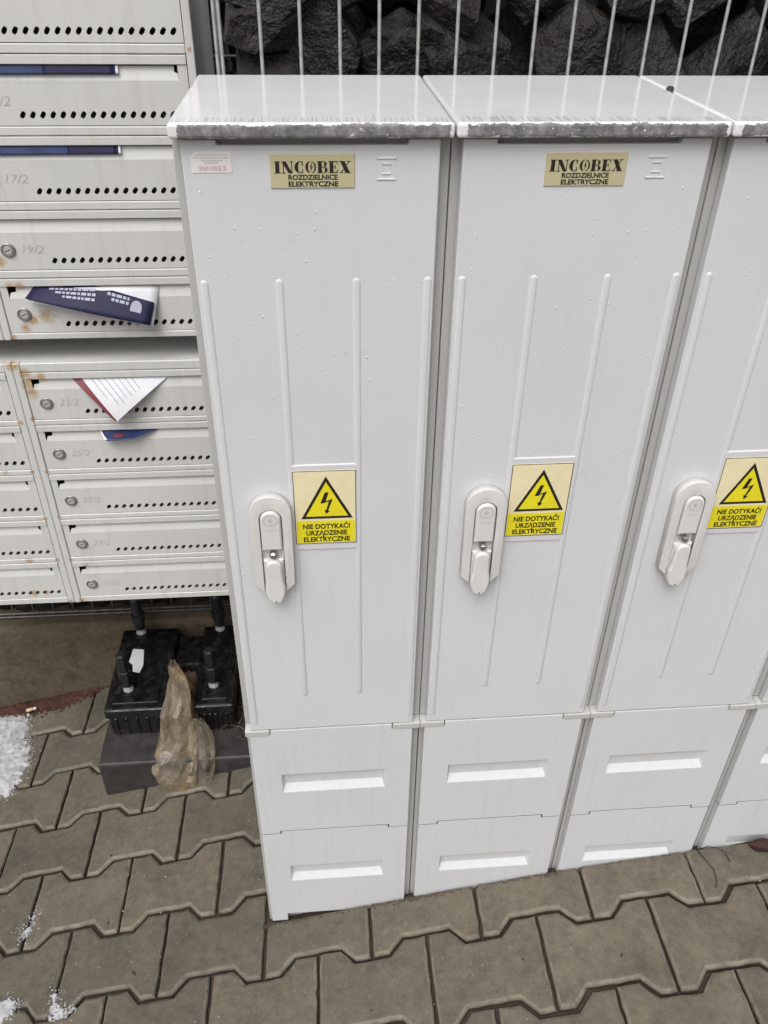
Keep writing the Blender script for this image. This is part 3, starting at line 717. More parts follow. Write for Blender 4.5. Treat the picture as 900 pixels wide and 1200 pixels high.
# ---------------------------------------------------------------- mailbox banks
MY = 0.50
DW, DH = 0.3345, 0.0908
def mail_door():
    bm = bmesh.new()
    q = lambda x0, x1, z0, z1: bm.faces.new([bm.verts.new(p) for p in ((x0, 0, z0), (x1, 0, z0), (x1, 0, z1), (x0, 0, z1))])
    hs, h0 = .01415, .0955; z1, z2, z3, z4 = .0075, .0205, .0585, .0785
    xa, xb = h0-hs/2, h0+16.5*hs; xb = min(xb, DW-.0005)
    q(0, DW, 0, z1); q(0, xa, z1, z2); q(xb, DW, z1, z2); q(0, DW, z2, z3); q(0, .0115, z3, z4); q(.3215, DW, z3, z4)
    hy = -.0018
    for ps in (((0, hy, z4+.001), (DW, hy, z4+.001), (DW, hy, DH-.0008), (0, hy, DH-.0008)), ((0, hy, DH-.0008), (DW, hy, DH-.0008), (DW, 0, DH), (0, 0, DH)),
               ((0, .0, z4), (DW, .0, z4), (DW, hy, z4+.001), (0, hy, z4+.001)), ((0, 0, z4), (0, hy, z4+.001), (0, hy, DH-.0008), (0, 0, DH)), ((DW, 0, z4), (DW, hy, z4+.001), (DW, hy, DH-.0008), (DW, 0, DH))):
        bm.faces.new([bm.verts.new(p) for p in ps])
    zc = (z1+z2)/2
    for k in range(17):
        cx = h0+k*hs; L, R = cx-hs/2, min(cx+hs/2, xb)
        outer = [(R, zc), (R, z2), (cx, z2), (L, z2), (L, zc), (L, z1), (cx, z1), (R, z1)]
        inner = []
        for n_ in range(8):
            a = math.radians(45*n_); ex, ez = .0034*math.cos(a)*(1.12 if n_ % 2 else 1), .0055*math.sin(a)*(1.12 if n_ % 2 else 1); t = math.radians(-36)
            inner.append((cx+ex*math.cos(t)-ez*math.sin(t), zc+ex*math.sin(t)+ez*math.cos(t)))
        vo = [bm.verts.new((x, 0, z)) for x, z in outer]; vi = [bm.verts.new((x, 0, z)) for x, z in inner]; vb = [bm.verts.new((x, .002, z)) for x, z in inner]
        for n_ in range(8):
            m_ = (n_+1) % 8
            bm.faces.new((vo[n_], vo[m_], vi[m_], vi[n_])); bm.faces.new((vi[n_], vi[m_], vb[m_], vb[n_]))
    # inward-bent lip below the letter slot
    A = [bm.verts.new(p) for p in ((.0115, 0, z3), (.3215, 0, z3), (.3205, .0026, z3+.009), (.3160, .0030, z3+.0105), (.3160, .0052, z4-.0020), (.0235, .0052, z4-.0020), (.0235, .0030, z3+.0105), (.0145, .0026, z3+.009))]
    bm.faces.new(A)
    # folded upper lip and the returned door edges
    q2 = lambda *ps: bm.faces.new([bm.verts.new(p) for p in ps])
    q2((.0115, 0, z4), (.3215, 0, z4), (.3215, .006, z4), (.0115, .006, z4))
    q2((0, 0, 0), (DW, 0, 0), (DW, .012, 0), (0, .012, 0)); q2((0, 0, DH), (DW, 0, DH), (DW, .012, DH), (0, .012, DH))
    q2((0, 0, 0), (0, .012, 0), (0, .012, DH), (0, 0, DH)); q2((DW, 0, 0), (DW, .012, 0), (DW, .012, DH), (DW, 0, DH))
    return fin(bm, 'mailbox_door', False, False)
MD = mail_door()
def lock_mesh():
    bm = bmesh.new(); n = 24
    prof = [(.0112, .0006), (.0112, -.0022), (.0100, -.0034), (.0086, -.0034), (.0078, -.0026), (.0074, -.0030)]
    rings = [[bm.verts.new((r*math.cos(2*math.pi*k/n), y, r*math.sin(2*math.pi*k/n))) for k in range(n)] for r, y in prof]
    for a, b in zip(rings, rings[1:]):
        for k in range(n): bm.faces.new((a[k], a[(k+1) % n], b[(k+1) % n], b[k]))
    bm.faces.new(rings[-1]); return fin(bm, 'lock', True)
ML = lock_mesh()
MKH = flat('keyhole', [[(-.0048, -.0016), (-.0040, -.0026), (.0048, .0016), (.0040, .0026)]], -.0036)
MKP = flat('keyhole_plate', [[(.0066*math.cos(2*math.pi*k/16), .0066*math.sin(2*math.pi*k/16)) for k in range(16)]], -.0033)
CX = [-.7375, -.3745]                                  # left edges of the two columns of doors
def bank(name, label, z_bottoms, z0, z1, numbers):
    t = thing(name, label, 'mailbox bank', (0, MY, z0))
    L, R = -.7515, -.0270; H = z1-z0
    for ci, x0 in enumerate(CX):                         # a frame of stiles and rails for each column, a hairline seam between the two
        bm = bmesh.new(); xl = L if ci == 0 else -.38825; xr = -.38895 if ci == 0 else R
        g_ = .0013
        add_box(bm, xl, x0-g_, 0, .014, 0, H, .0012, 1); add_box(bm, x0+DW+g_, xr, 0, .014, 0, H, .0012, 1)
        zs = sorted(z_bottoms); edges = [0.0]
        for zb in zs: edges += [zb-z0-g_, zb-z0+DH+g_]
        edges.append(H)
        for k in range(0, len(edges), 2): add_box(bm, x0-g_+.0003, x0+DW+g_-.0003, .0008, .014, edges[k]+(.0004 if k == 0 else 0), edges[k+1]-(.0004 if k == len(edges)-2 else 0), .0012, 1)
        obj('frame', fin(bm, 'frame'), M_MAIL, t)
    bm = bmesh.new()
    for b_ in ((L+.001, L+.003, .0145, .268, .001, H-.001), (R-.003, R-.001, .0145, .268, .001, H-.001), (L+.0035, R-.0035, .0145, .268, .001, .003),
               (L+.0035, R-.0035, .0145, .268, H-.003, H-.001), (L+.0035, R-.0035, .264, .2675, .0035, H-.0035), (-.3896, -.3876, .0145, .263, .0035, H-.0035)):
        add_box(bm, *b_)
    for zb in sorted(z_bottoms)[:-1]: add_box(bm, L+.004, R-.004, .03, .262, zb-z0+DH+.004, zb-z0+DH+.0055)
    obj('shell', fin(bm, 'shell'), M_MAIL, t)
    for ci, x0 in enumerate(CX):
        for zb, num in zip(z_bottoms, numbers):
            d = obj('mailbox_door', MD, M_MAIL, t, (x0, .0016, zb-z0))
            obj('lock', ML, M_METAL, d, (.0285, 0, .0320)); obj('keyhole_plate', MKP, M_KEY, d, (.0285, 0, .0320)); obj('keyhole', MKH, M_DARK, d, (.0285, 0, .0320))
            if ci == 1: obj('number', text_mesh(num, .033, .0125, -.012, .25), M_NUM, d, (.066, -.0006, .0330))
    return t
up_b = [1.3840, 1.2785, 1.1730, 1.0675, .9620]; lo_b = [.7985, .6950, .5915, .4880, .3845]
bank('mailbox_bank', 'upper grey bank of narrow mailboxes with blue papers in its slots', up_b, .9495, 1.4890, ['13/2', '15/2', '17/2', '19/2', '21/2'])
bank('mailbox_bank', 'lower grey bank of rust-spotted mailboxes with a white letter in its top slot', lo_b, .3690, .9070, ['23/2', '25/2', '27/2', '29/2', '31/2'])

# papers sticking out of the letter slots
def patch(c00, c10, c01, c11, bulge=(0, 0, 0), sag=0.0):
    c00, c10, c01, c11 = map(Vector, (c00, c10, c01, c11)); bl = Vector(bulge)
    def P(u, v):
        p = c00*(1-u)*(1-v) + c10*u*(1-v) + c01*(1-u)*v + c11*u*v
        return p + bl*(4*u*(1-u))*v
    return P
def sheet(name, P, u0=0, u1=1, v0=0, v1=1, off=0.0, th=0.0006, nu=14, nv=6):
    bm = bmesh.new()
    def nrm(u, v):
        e = 1e-3; return (P(u+e, v)-P(u-e, v)).cross(P(u, v+e)-P(u, v-e)).normalized()
    g_ = []
    for i in range(nu+1):
        col_ = []
        for j in range(nv+1):
            u, v = u0+(u1-u0)*i/nu, v0+(v1-v0)*j/nv; n_ = nrm(u, v)
            if n_.y > 0: n_ = -n_
            p = P(u, v)+n_*off; col_.append((bm.verts.new(p), bm.verts.new(p-n_*th)))
        g_.append(col_)
    for i in range(nu):
        for j in range(nv):
            for s in (0, 1): bm.faces.new((g_[i][j][s], g_[i+1][j][s], g_[i+1][j+1][s], g_[i][j+1][s]))
    for i in range(nu):
        for j in (0, nv): bm.faces.new((g_[i][j][0], g_[i+1][j][0], g_[i+1][j][1], g_[i][j][1]))
    for j in range(nv):
        for i in (0, nu): bm.faces.new((g_[i][j][0], g_[i][j+1][0], g_[i][j+1][1], g_[i][j][1]))
    return fin(bm, name, True)
# navy leaflet in the lowest slot of the upper bank
t = thing('leaflet', 'navy leaflet with white print and white edge drooping from a rust-stained mailbox slot', 'leaflet', (-.23, .49, 1.0))
def sub(o, t): o.location = -t.location; return o
Pw = patch((-.334, .485, 1.0235), (-.138, .477, .9775), (-.325, .506, 1.0375), (-.1230, .506, 1.0375), (0, -.004, 0))
sub(obj('back_page', sheet('back_page', Pw), M_PAPER, t), t)
Pn = patch((-.333, .4845, 1.0265), (-.1420, .4765, .9810), (-.322, .505, 1.0385), (-.1330, .489, 1.0150), (0, -.004, 0))
def Pn(u, v):
    k = max(0.0, (u-.52)/.48); top_ = Vector((-.322+.190*u, .505-.016*k, 1.0382-.0235*k)); bot = Vector((-.333+.191*u, .4845-.008*u-.004*4*u*(1-u), 1.0265-.0455*u))
    return bot.lerp(top_, v)
sub(obj('navy_page', sheet('navy_page', Pn, off=.0012), M_NAVY, t), t)
bm = bmesh.new()
def print_line(bm, P, u0, u1, v0, v1, off):
    n_ = max(2, int((u1-u0)*40)); prev = None
    for i in range(n_+1):
        u = u0+(u1-u0)*i/n_; e = 1e-3
        a = []
        for v in (v0, v1):
            nn = (P(u+e, v)-P(u-e, v)).cross(P(u, v+e)-P(u, v-e)).normalized()
            if nn.y > 0: nn = -nn
            a.append(bm.verts.new(P(u, v)+nn*off))
        if prev: bm.faces.new((prev[0], a[0], a[1], prev[1]))
        prev = a
for v, u0, u1 in ((.80, .14, .52), (.62, .20, .53), (.44, .27, .53)):
    u = u0
    while u < u1:
        wl = random.uniform(.018, .05); print_line(bm, Pn, u, min(u+wl, u1), v, v+.10, .0018); u += wl+.010
for v, u0, u1 in ((.80, .62, .80), (.62, .66, .80)):
    u = u0
    while u < u1:
        wl = random.uniform(.02, .045); print_line(bm, Pn, u, min(u+wl, u1), v, v+.11, .0018); u += wl+.010
sub(obj('white_print', fin(bm, 'white_print', False, False), M_WPRINT, t), t)
bm = bmesh.new()
cv = [bm.verts.new(Pn(.865+.045*math.cos(a*math.pi/9)*(1 if True else 1), .62+.26*math.sin(a*math.pi/9)) + Vector((0, -.0018, .0008))) for a in range(0, 10)]
cv += [bm.verts.new(Pn(.82, .42)+Vector((0, -.0018, .0008))), bm.verts.new(Pn(.91, .42)+Vector((0, -.0018, .0008)))]
bm.faces.new(cv); sub(obj('round_emblem', fin(bm, 'round_emblem', False, False), M_WPRINT, t), t)
# folded white letter with a red edge, top slot of the lower bank
t = thing('letter', 'folded white printed letter with a dark red edge poking down from a rusty mailbox slot', 'letter', (-.21, .49, .86))
def tri_sheet(name, a, b, c, off=0.0, nb=10, bulge=.006):
    a, b, c = map(Vector, (a, b, c)); n_ = (b-a).cross(c-a).normalized(); n_ = -n_ if n_.y > 0 else n_
    bm = bmesh.new(); rows = []
    for i in range(nb+1):
        r = []
        for j in range(nb-i+1):
            u, v = i/nb, j/nb; w_ = 1-u-v
            p = a*w_+b*u+c*v + n_*(off+bulge*4*u*(1-u)*(1-abs(2*v+u-1)*.5)); r.append((bm.verts.new(p), bm.verts.new(p-n_*.0006)))
        rows.append(r)
    for s in (0, 1):
        for i in range(nb):
            for j in range(nb-i):
                bm.faces.new((rows[i][j][s], rows[i+1][j][s], rows[i][j+1][s]))
                if j < nb-i-1: bm.faces.new((rows[i+1][j][s], rows[i+1][j+1][s], rows[i][j+1][s]))
    return fin(bm, name, True)
wa, wb, wc = (-.2800, .506, .8770), (-.2235, .472, .8070), (-.1290, .506, .8770)
sub(obj('white_page', tri_sheet('white_page', wa, wb, wc), M_PAPER, t), t)
sub(obj('red_page', tri_sheet('red_page', (-.2970, .506, .8770), (-.2265, .473, .8045), (-.225, .506, .8770), -.0016), M_RED, t), t)
bm = bmesh.new()
A_, B_, C_ = Vector(wa), Vector(wb), Vector(wc); nn = (B_-A_).cross(C_-A_).normalized(); nn = -nn if nn.y > 0 else nn
def wpt(u, v, off=.0068): return A_*(1-u-v)+B_*u+C_*v + nn*(.0006+.006*4*u*(1-u)*(1-abs(2*v+u-1)*.5))
for k in range(7):                                       # lines of print run parallel to the short left edge
    v = .10+.075*k; u0, u1 = .02, min(.86-v*1.05, .62 if k % 3 else .5)
    u = u0
    while u < u1-.01:
        uw = min(random.uniform(.05, .14), u1-u)
        pr = None
        for s in range(4):
            uu = u+uw*s/3; a = [bm.verts.new(wpt(uu, v)), bm.verts.new(wpt(uu, v+.011))]
            if pr: bm.faces.new((pr[0], a[0], a[1], pr[1]))
            pr = a
        u += uw+.012
sub(obj('print_lines', fin(bm, 'print_lines', False, False), M_INK, t), t)
# blue leaflet one slot below
t = thing('leaflet', 'blue and violet folded leaflet barely sticking out below the white letter', 'leaflet', (-.21, .49, .77))
Pb = patch((-.2520, .481, .7625), (-.2050, .482, .7655), (-.2640, .506, .7740), (-.1560, .506, .7735), (0, -.003, -.002))
sub(obj('blue_page', sheet('blue_page', Pb), M_BLUE, t), t)
sub(obj('violet_stripe', sheet('violet_stripe', Pb, .22, .48, .30, .62, .0008), M_RED, t), t)
sub(obj('white_edge', tri_sheet('white_edge', (-.2655, .504, .7735), (-.2555, .483, .7625), (-.2500, .482, .7640), .0006, 5, .001), M_PAPER, t), t)
# magazines lying in two slots of the upper bank
for lab, z, xe in (('blue and black magazine filling the slot of the second mailbox from the top', 1.2785, -.136), ('dark blue magazine lying in the slot of the third mailbox from the top', 1.1730, -.150)):
    t = thing('magazine', lab, 'magazine', (-.28, .50, z+.07), 'magazines left in mailbox slots')
    Pm = patch((-.350, .4985, z+.0665), (xe, .4995, z+.0670), (-.350, .5042, z+.0788), (xe, .5042, z+.0785), (0, -.001, .0))
    sub(obj('cover', sheet('cover', Pm, th=.0012), M_BLUE, t), t)
    sub(obj('dark_panel', sheet('dark_panel', Pm, .52 if z > 1.2 else .62, .97, .0, 1.0, .0006), M_NAVY, t), t)
    sub(obj('white_edge', sheet('white_edge', Pm, .987, 1.004, 0, 1, .0012, .002, 2, 4), M_PAPER, t), t)

# ---------------------------------------------------------------- base under the mailboxes
blk = obj('concrete_block', box_mesh('concrete_block', -.388, .012, .378, .730, -.22, -.002, .005, 2), M_BLOCK)
tag(blk, 'long dark grey block lying on the paving under the black base', 'block')
t = thing('mounting_base', 'glossy black two-part mounting base with four upright pegs and torn white label', 'mounting base', (-.23, .58, 0.0))
bm = bmesh.new()
for (x0, x1), nm in (((-.3745, -.240), 'base_bar'), ((-.177, -.086), 'base_bar')):
    bb = bmesh.new(); add_box(bb, x0+.005, x1-.005, .460, .709, 0.0, .060, .006, 2); add_box(bb, x0, x1, .452, .715, .0585, .088, .007, 3)
    add_box(bb, x0+.016, x1-.016, .470, .697, .0860, .0905, .003, 2)
    for q_ in range(5): add_box(bb, x0+.018+q_*(x1-x0-.042)/4, x0+.024+q_*(x1-x0-.042)/4, .4565, .4620, .004, .056, .0015, 1)
    b_ = obj(nm, fin(bb, 'base_bar'), M_RUBBER, t); sub(b_, t)
bm.free()
cb = obj('cross_bar', box_mesh('cross_bar', -.2415, -.1755, .600, .700, .001, .070, .006, 2), M_RUBBER, t); sub(cb, t)
for x in (-.328, -.136):
    for y in (.514, .700):
        bm = bmesh.new(); add_tube(bm, [(0, 0, .016), (0, 0, .040), (0, 0, .041), (0, 0, .062), (0, 0, .063), (0, 0, .108), (0, 0, .113)], [.0125, .0125, .0165, .0165, .0135, .0125, .009], 6 if y < .6 else 12)
        pg = obj('peg', fin(bm, 'peg'), M_PEG, t, Vector((x, y, .0898))-t.location)
        bm = bmesh.new(); add_tube(bm, [(0, 0, -.001), (0, 0, .004), (0, 0, .016)], [.0125, .0115, .0085], 10); obj('collar', fin(bm, 'collar'), M_PEGTIP, pg)
lb = obj('torn_label', flat('torn_label', []), M_PAPER, t); bpy.data.objects.remove(lb)
bm = bmesh.new()
pts = [(-.338, .641), (-.312, .637), (-.306, .585), (-.311, .561), (-.327, .566), (-.331, .588), (-.341, .598)]
vb = [bm.verts.new((x, y, .0915)) for x, y in pts]; bm.faces.new(vb)
lb = obj('torn_label', fin(bm, 'torn_label'), M_PAPER, t); sub(lb, t); tag(lb, 'torn white paper label')

# ---------------------------------------------------------------- crumpled plastic bag
def bag():
    t = thing('plastic_bag', 'crumpled brownish clear plastic bag hanging over the black base', 'plastic bag', (-.2, .40, -.05))
    def crumple(p, s):
        x, y, z = p
        return Vector((x+.0045*math.sin(55*z+s+40*x), y-.010*abs(math.sin(62*x+22*z+s))-.006*abs(math.sin(80*z-70*x+2*s))+.008, z+.002*math.sin(70*x+s)))
    rows = [  # left x, right x, y, z
        (-.238, -.228, .575, .118), (-.236, -.214, .545, .128), (-.232, -.196, .515, .125), (-.236, -.182, .475, .112),
        (-.246, -.178, .437, .088), (-.2505, -.172, .425, .050), (-.262, -.170, .405, .012), (-.272, -.172, .374, -.022), (-.266, -.176, .366, -.045), (-.235, -.178, .364, -.075), (-.196, -.180, .362, -.108)]
    def make(name, rows, puff, s, nu=9, sub_=2, jit=.0036):
        bm = bmesh.new(); R_ = []; rr = []
        for a, b in zip(rows, rows[1:]):
            for k in range(sub_): rr.append(tuple(a[i]+(b[i]-a[i])*k/sub_ for i in range(4)))
        rr.append(rows[-1]); rn = random.Random(s)
        for q_, (L, R, y, z) in enumerate(rr):
            n_ = nu*2; ring = []; cx, hw = (L+R)/2, (R-L)/2
            for k in range(n_):
                a = 2*math.pi*(k+.5*(q_ % 2))/n_
                p = Vector((cx+hw*math.cos(a), y-.004+puff*hw*math.sin(a), z))
                fold = .006 if k % 3 == 0 else -.002           # lengthwise creases
                p += Vector((rn.uniform(-jit, jit)*.6, rn.uniform(-jit, jit)+(fold if math.sin(a) < 0 else 0), rn.uniform(-jit, jit)))
                ring.append(bm.verts.new(p))
            R_.append(ring)
        for q_, (a, b) in enumerate(zip(R_, R_[1:])):
            n_ = len(a)
            for k in range(n_):
                if q_ % 2: bm.faces.new((a[k], a[(k+1) % n_], b[(k+1) % n_])); bm.faces.new((a[k], b[(k+1) % n_], b[k]))
                else: bm.faces.new((a[k], a[(k+1) % n_], b[k])); bm.faces.new((a[(k+1) % n_], b[(k+1) % n_], b[k]))
        return fin(bm, name, False)
    sub(obj('bag_body', make('bag_body', rows, .30, 1.3), M_BAG, t), t)
    rows2 = [(-.178, -.150, .420, .086), (-.180, -.136, .412, .060), (-.182, -.130, .400, .030), (-.184, -.130, .386, .000), (-.186, -.136, .374, -.040), (-.188, -.152, .366, -.085), (-.186, -.170, .362, -.124)]
    sub(obj('open_mouth', make('open_mouth', rows2, .35, 4.1), M_FILM, t), t)
    bm = bmesh.new()
    rim = [(-.168, .415, .090), (-.152, .405, .083), (-.140, .398, .060), (-.133, .388, .028), (-.133, .376, -.010), (-.143, .364, -.055), (-.160, .356, -.100), (-.178, .355, -.128)]
    add_tube(bm, rim, .0011, 6); sub(obj('rim', fin(bm, 'rim', True), M_BAG, t), t)
bag()

# ---------------------------------------------------------------- dirt, snow and litter
def mound(name, mat, outline_pts, height, n=26, seed=1, rough=.004, dz=0.0, zf=None):
    """low irregular heap over a polygon on the ground"""
    rnd = random.Random(seed)
    xs = [p[0] for p in outline_pts]; ys = [p[1] for p in outline_pts]
    x0, x1, y0, y1 = min(xs), max(xs), min(ys), max(ys)
    def sd(x, y):
        ins = False; best = 9
        for i in range(len(outline_pts)):
            a, b = Vector(outline_pts[i-1]), Vector(outline_pts[i]); p = Vector((x, y))
            ab = b-a; tt = max(0, min(1, (p-a).dot(ab)/ab.length_squared)); best = min(best, (p-a-ab*tt).length)
            if (a.y > y) != (b.y > y) and x < (b.x-a.x)*(y-a.y)/(b.y-a.y)+a.x: ins = not ins
        return best if ins else -best
    st = max(x1-x0, y1-y0)/n; bm = bmesh.new(); V = {}
    import mathutils
    nI, nJ = int((x1-x0+.03)/st)+1, int((y1-y0+.03)/st)+1
    for i in range(nI+1):
        for j in range(nJ+1):
            x, y = x0-.015+i*st, y0-.015+j*st
            d = sd(x, y) + .012*mathutils.noise.noise((x*60, y*60, seed)) + .008*mathutils.noise.noise((x*150, y*150, seed)) - (.006 if height < .002 else 0)
            if d < -.004: continue
            h = height*smoothstep(-.002, .03, d) + min(1.0, height/.006)*rough*mathutils.noise.noise((x*110, y*110, seed+3)) + min(1.0, height/.006)*rough*.6*rnd.random()
            if d < .0015: h = -.006
            zb = (zf or gz)(x, y)
            V[i, j] = bm.verts.new((x, y, zb+dz+h))
    for (i, j) in list(V):
        if all(k in V for k in ((i+1, j), (i, j+1), (i+1, j+1))): bm.faces.new((V[i, j], V[i+1, j], V[i+1, j+1], V[i, j+1]))
    for v in [v for v in bm.verts if not v.link_faces]: bm.verts.remove(v)
    return bm
def grains(bm, outline_pts, n, seed, r=(.0004, .0013), spread=.008):
    rnd = random.Random(seed); xs = [p[0] for p in outline_pts]; ys = [p[1] for p in outline_pts]
    cx, cy = sum(xs)/len(xs), sum(ys)/len(ys)
    for _ in range(n):
        a = rnd.random(); i = rnd.randrange(len(outline_pts)); p = Vector(outline_pts[i-1]).lerp(Vector(outline_pts[i]), a)
        p = p + (Vector((cx, cy))-p)*rnd.uniform(-.10, .45) + Vector((rnd.gauss(0, spread), rnd.gauss(0, spread)))
        rr = rnd.uniform(*r)
        m_ = Matrix.Translation((p.x, p.y, gz(p.x, p.y)+rr*.6)) @ Matrix.Diagonal((rnd.uniform(.8, 1.7), rnd.uniform(.8, 1.7), rnd.uniform(.6, 1.0), 1))
        bmesh.ops.create_icosphere(bm, subdivisions=1, radius=rr, matrix=m_)
def snow(pts, h, n, gr, seed, label):
    bm = mound('snow', M_SNOW, pts, h, n, seed, .0045); grains(bm, pts, gr, seed); grains(bm, pts, gr//2, seed+50, (.0006, .0016), .004)
    o = obj('snow', fin(bm, 'snow', True, True), M_SNOW); tag(o, label, 'snow', kind='stuff')
snow([(-.80, .722), (-.72, .716), (-.665, .700), (-.645, .660), (-.640, .61), (-.618, .575), (-.610, .52), (-.620, .465), (-.635, .43), (-.68, .45), (-.80, .45)], .007, 80, 900, 4, 'largest patch of granular snow at the foot of the plinth wall')
snow([(-.484, .114), (-.474, .110), (-.476, .085), (-.478, .066), (-.492, .058), (-.508, .062), (-.500, .080), (-.490, .092)], .0007, 40, 70, 6, 'small streak of snow in a paving joint near the left edge')
snow([(-.52, -.05), (-.487, -.048), (-.465, -.062), (-.455, -.078), (-.475, -.098), (-.52, -.100)], .0007, 36, 60, 8, 'small snow patch at the bottom left corner')
snow([(-.405, -.060), (-.390, -.058), (-.377, -.078), (-.350, -.092), (-.362, -.110), (-.385, -.108), (-.405, -.10)], .0007, 36, 70, 9, 'small snow patch beside the corner patch near the bottom edge')
sp = [(-1.0, .758), (-.70, .758), (-.46, .762), (-.47, .742), (-.52, .722), (-.57, .702), (-.64, .700), (-.70, .702), (-1.0, .70)]
bm = mound('soil', M_SOIL, sp, .007, 110, 12, .007); grains(bm, sp[2:8], 500, 12, (.0008, .0026), .010); o = obj('soil', fin(bm, 'soil', True), M_SOIL); tag(o, 'strip of reddish brown crumbled soil along the plinth foot', 'soil', kind='stuff')
sp = [(-.243, .50), (-.175, .50), (-.172, .60), (-.08, .60), (-.02, .46), (.005, .46), (.005, .725), (-.243, .725)]
bm = mound('dirt', M_DIRT, sp, .050, 40, 15, .010, 0.0, lambda x, y: -.004); o = obj('dirt', fin(bm, 'dirt', True), M_DIRT); tag(o, 'brown dirt heaped on the block around the black base', 'dirt', kind='stuff')
t = thing('cigarette_butt', 'tiny tan cigarette butt on the red soil beside the largest snow patch', 'cigarette butt', (-.652, .702, gz(-.652, .702)+.014))
bm = bmesh.new(); add_tube(bm, [(-.011, -.003, 0), (.006, .002, .001)], .0042, 10); obj('filter', fin(bm, 'filter', True), M_BUTT, t)
bm = bmesh.new(); add_tube(bm, [(.0062, .002, .001), (.013, .004, .001)], [.0041, .0036], 10); obj('paper_end', fin(bm, 'paper_end', True), M_PAPER, t)
def twig(label, pts, r):
    bm = bmesh.new(); add_tube(bm, [(x, y, gz(x, y)+h) for x, y, h in pts], r, 6); o = obj('twig', fin(bm, 'twig', True), M_TWIG); tag(o, label, 'twig', 'dry twigs at the cabinet foot')
twig('thin dark twig arching right across a paver at the rightmost cabinet foot', [(.792, -.004, .004), (.806, -.008, .016), (.820, -.014, .018), (.832, -.022, .013), (.838, -.034, .003)], .0011)
twig('thin dark twig lying along the paver joint at the rightmost cabinet foot', [(.790, -.006, .005), (.795, -.028, .008), (.803, -.048, .007), (.801, -.066, .004), (.794, -.080, .003)], .0009)
bm = bmesh.new()
rb = random.Random(31)
for _ in range(16):
    v = Vector((rb.gauss(0, 1), rb.gauss(0, 1), rb.gauss(0, 1))).normalized(); bm.verts.new((v.x*.034, v.y*.018, v.z*.015))
r = bmesh.ops.convex_hull(bm, input=bm.verts); bmesh.ops.delete(bm, geom=[e for e in r['geom_interior'] if isinstance(e, bmesh.types.BMVert)], context='VERTS')
bmesh.ops.bevel(bm, geom=list(bm.edges), offset=.0016, segments=1, affect='EDGES')
o = obj('brick_fragment', fin(bm, 'brick_fragment'), M_BRICK, None, (.905, -.019, gz(.905, -.019)+.008)); tag(o, 'reddish brown brick fragment against the rightmost cabinet foot', 'brick fragment')
bm = bmesh.new(); bmesh.ops.create_icosphere(bm, subdivisions=2, radius=.0042)
for v in bm.verts: v.co *= rb.uniform(.8, 1.15); v.co.z *= .7
o = obj('pebble', fin(bm, 'pebble'), M_TWIG, None, (.5285, .156, 1.3800)); tag(o, 'tiny dark pebble on the lid seam between the second and third cabinets', 'pebble')

# fine grit scattered over the paving
rg = random.Random(77); bm = bmesh.new()
for _ in range(520):
    x, y = rg.uniform(-.8, 1.0), rg.uniform(-.28, .70)
    if x > 0 and y > -.012: continue
    rr = rg.choice((.0005, .0007, .0009, .0013)); bmesh.ops.create_icosphere(bm, subdivisions=1, radius=rr, matrix=Matrix.Translation((x, y, gz(x, y)+rr*.4)) @ Matrix.Diagonal((rg.uniform(.8, 1.8), rg.uniform(.8, 1.8), .7, 1)))
o = obj('grit', fin(bm, 'grit'), simple('pale_grit', (0.26, 0.23, 0.18), 0.8, 0.5, 300)); tag(o, 'fine pale grit scattered over the paving', 'grit', kind='stuff')
bm = bmesh.new()
for x, y, a in ((-.345, .215, .4), (-.32, .06, 1.1), (.18, -.19, .2), (.44, -.15, 2.0), (.60, -.17, .7), (-.25, -.05, 2.4)):
    rr = rg.uniform(.0022, .0038)
    bmesh.ops.create_icosphere(bm, subdivisions=1, radius=rr, matrix=Matrix.Translation((x, y, gz(x, y)+.0012)) @ Matrix.Rotation(a, 4, 'Z') @ Matrix.Diagonal((1.7, .8, .4, 1)))
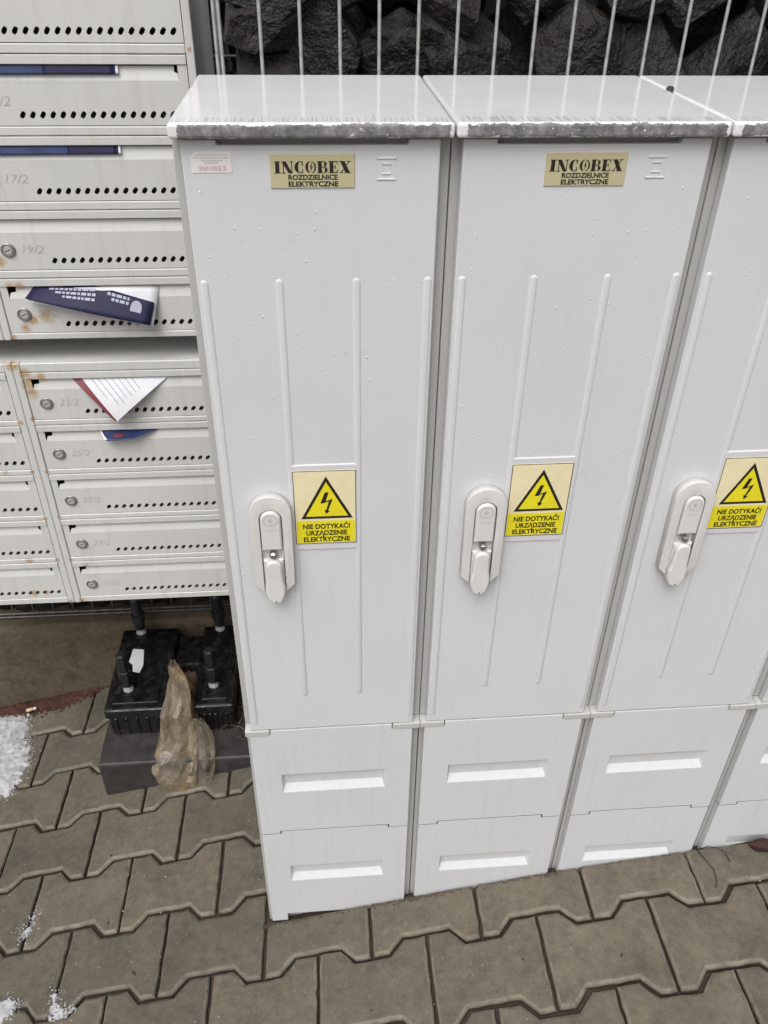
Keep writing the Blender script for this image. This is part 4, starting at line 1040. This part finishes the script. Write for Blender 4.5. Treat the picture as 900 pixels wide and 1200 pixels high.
o = obj('leaf_crumbs', fin(bm, 'leaf_crumbs'), M_TWIG); tag(o, 'scattered dark leaf crumbs on the pavers', 'debris', kind='stuff')

# dark dirt washed up along the cabinet feet and in the paving joints
rd = random.Random(91); bm = bmesh.new()
for _ in range(900):
    x = rd.uniform(-.01, 1.0); y = -.0035-abs(rd.gauss(0, .0032)); rr = rd.choice((.0006, .0009, .0012, .0016))
    if rd.random() < .12: x = WP*rd.randrange(0, 4)+rd.gauss(0, .006); y = -rd.uniform(0, .010)
    bmesh.ops.create_icosphere(bm, subdivisions=1, radius=rr, matrix=Matrix.Translation((x, y, gz(x, y)+rr*.2)) @ Matrix.Diagonal((rd.uniform(.8, 2.2), rd.uniform(.7, 1.4), .7, 1)))
for _ in range(900):
    j = rd.randrange(-2, 6); i = rd.randrange(-4, 7)
    y0 = -0.1015 + j*PP; x = -0.2011 + i*PL - (0.5*PL if j % 2 else 0) + rd.gauss(0, .0016); y = y0 + rd.uniform(0, PP)
    if x > -.01 and y > -.01: continue
    rr = rd.choice((.0007, .001, .0014)); bmesh.ops.create_icosphere(bm, subdivisions=1, radius=rr, matrix=Matrix.Translation((x, y, gz(x, y)-.006+rd.uniform(0, .005))))
o = obj('washed_dirt', fin(bm, 'washed_dirt'), M_DIRT); tag(o, 'dark washed-up dirt along the cabinet feet and paving joints', 'dirt', kind='stuff')
bm = bmesh.new()
for _ in range(70):                                       # withered blades beside the black base
    x, y = rd.uniform(-.085, -.012), rd.uniform(.425, .60); z = -.003; a = rd.uniform(0, 6.28); L = rd.uniform(.02, .06)
    p0 = Vector((x, y, z+.004)); d1 = Vector((math.cos(a)*.6, math.sin(a)*.6, rd.uniform(.3, 1.0)))*L*.5; d2 = Vector((math.cos(a), math.sin(a), rd.uniform(-.3, .3)))*L*.5
    add_tube(bm, [p0, p0+d1, p0+d1+d2], [.0010, .0009, .0003], 4)
o = obj('dry_grass', fin(bm, 'dry_grass'), simple('straw', (0.16, 0.12, 0.07), 0.8, 0.4, 60)); tag(o, 'withered grass blades on the block beside the cabinets', 'grass', kind='stuff')
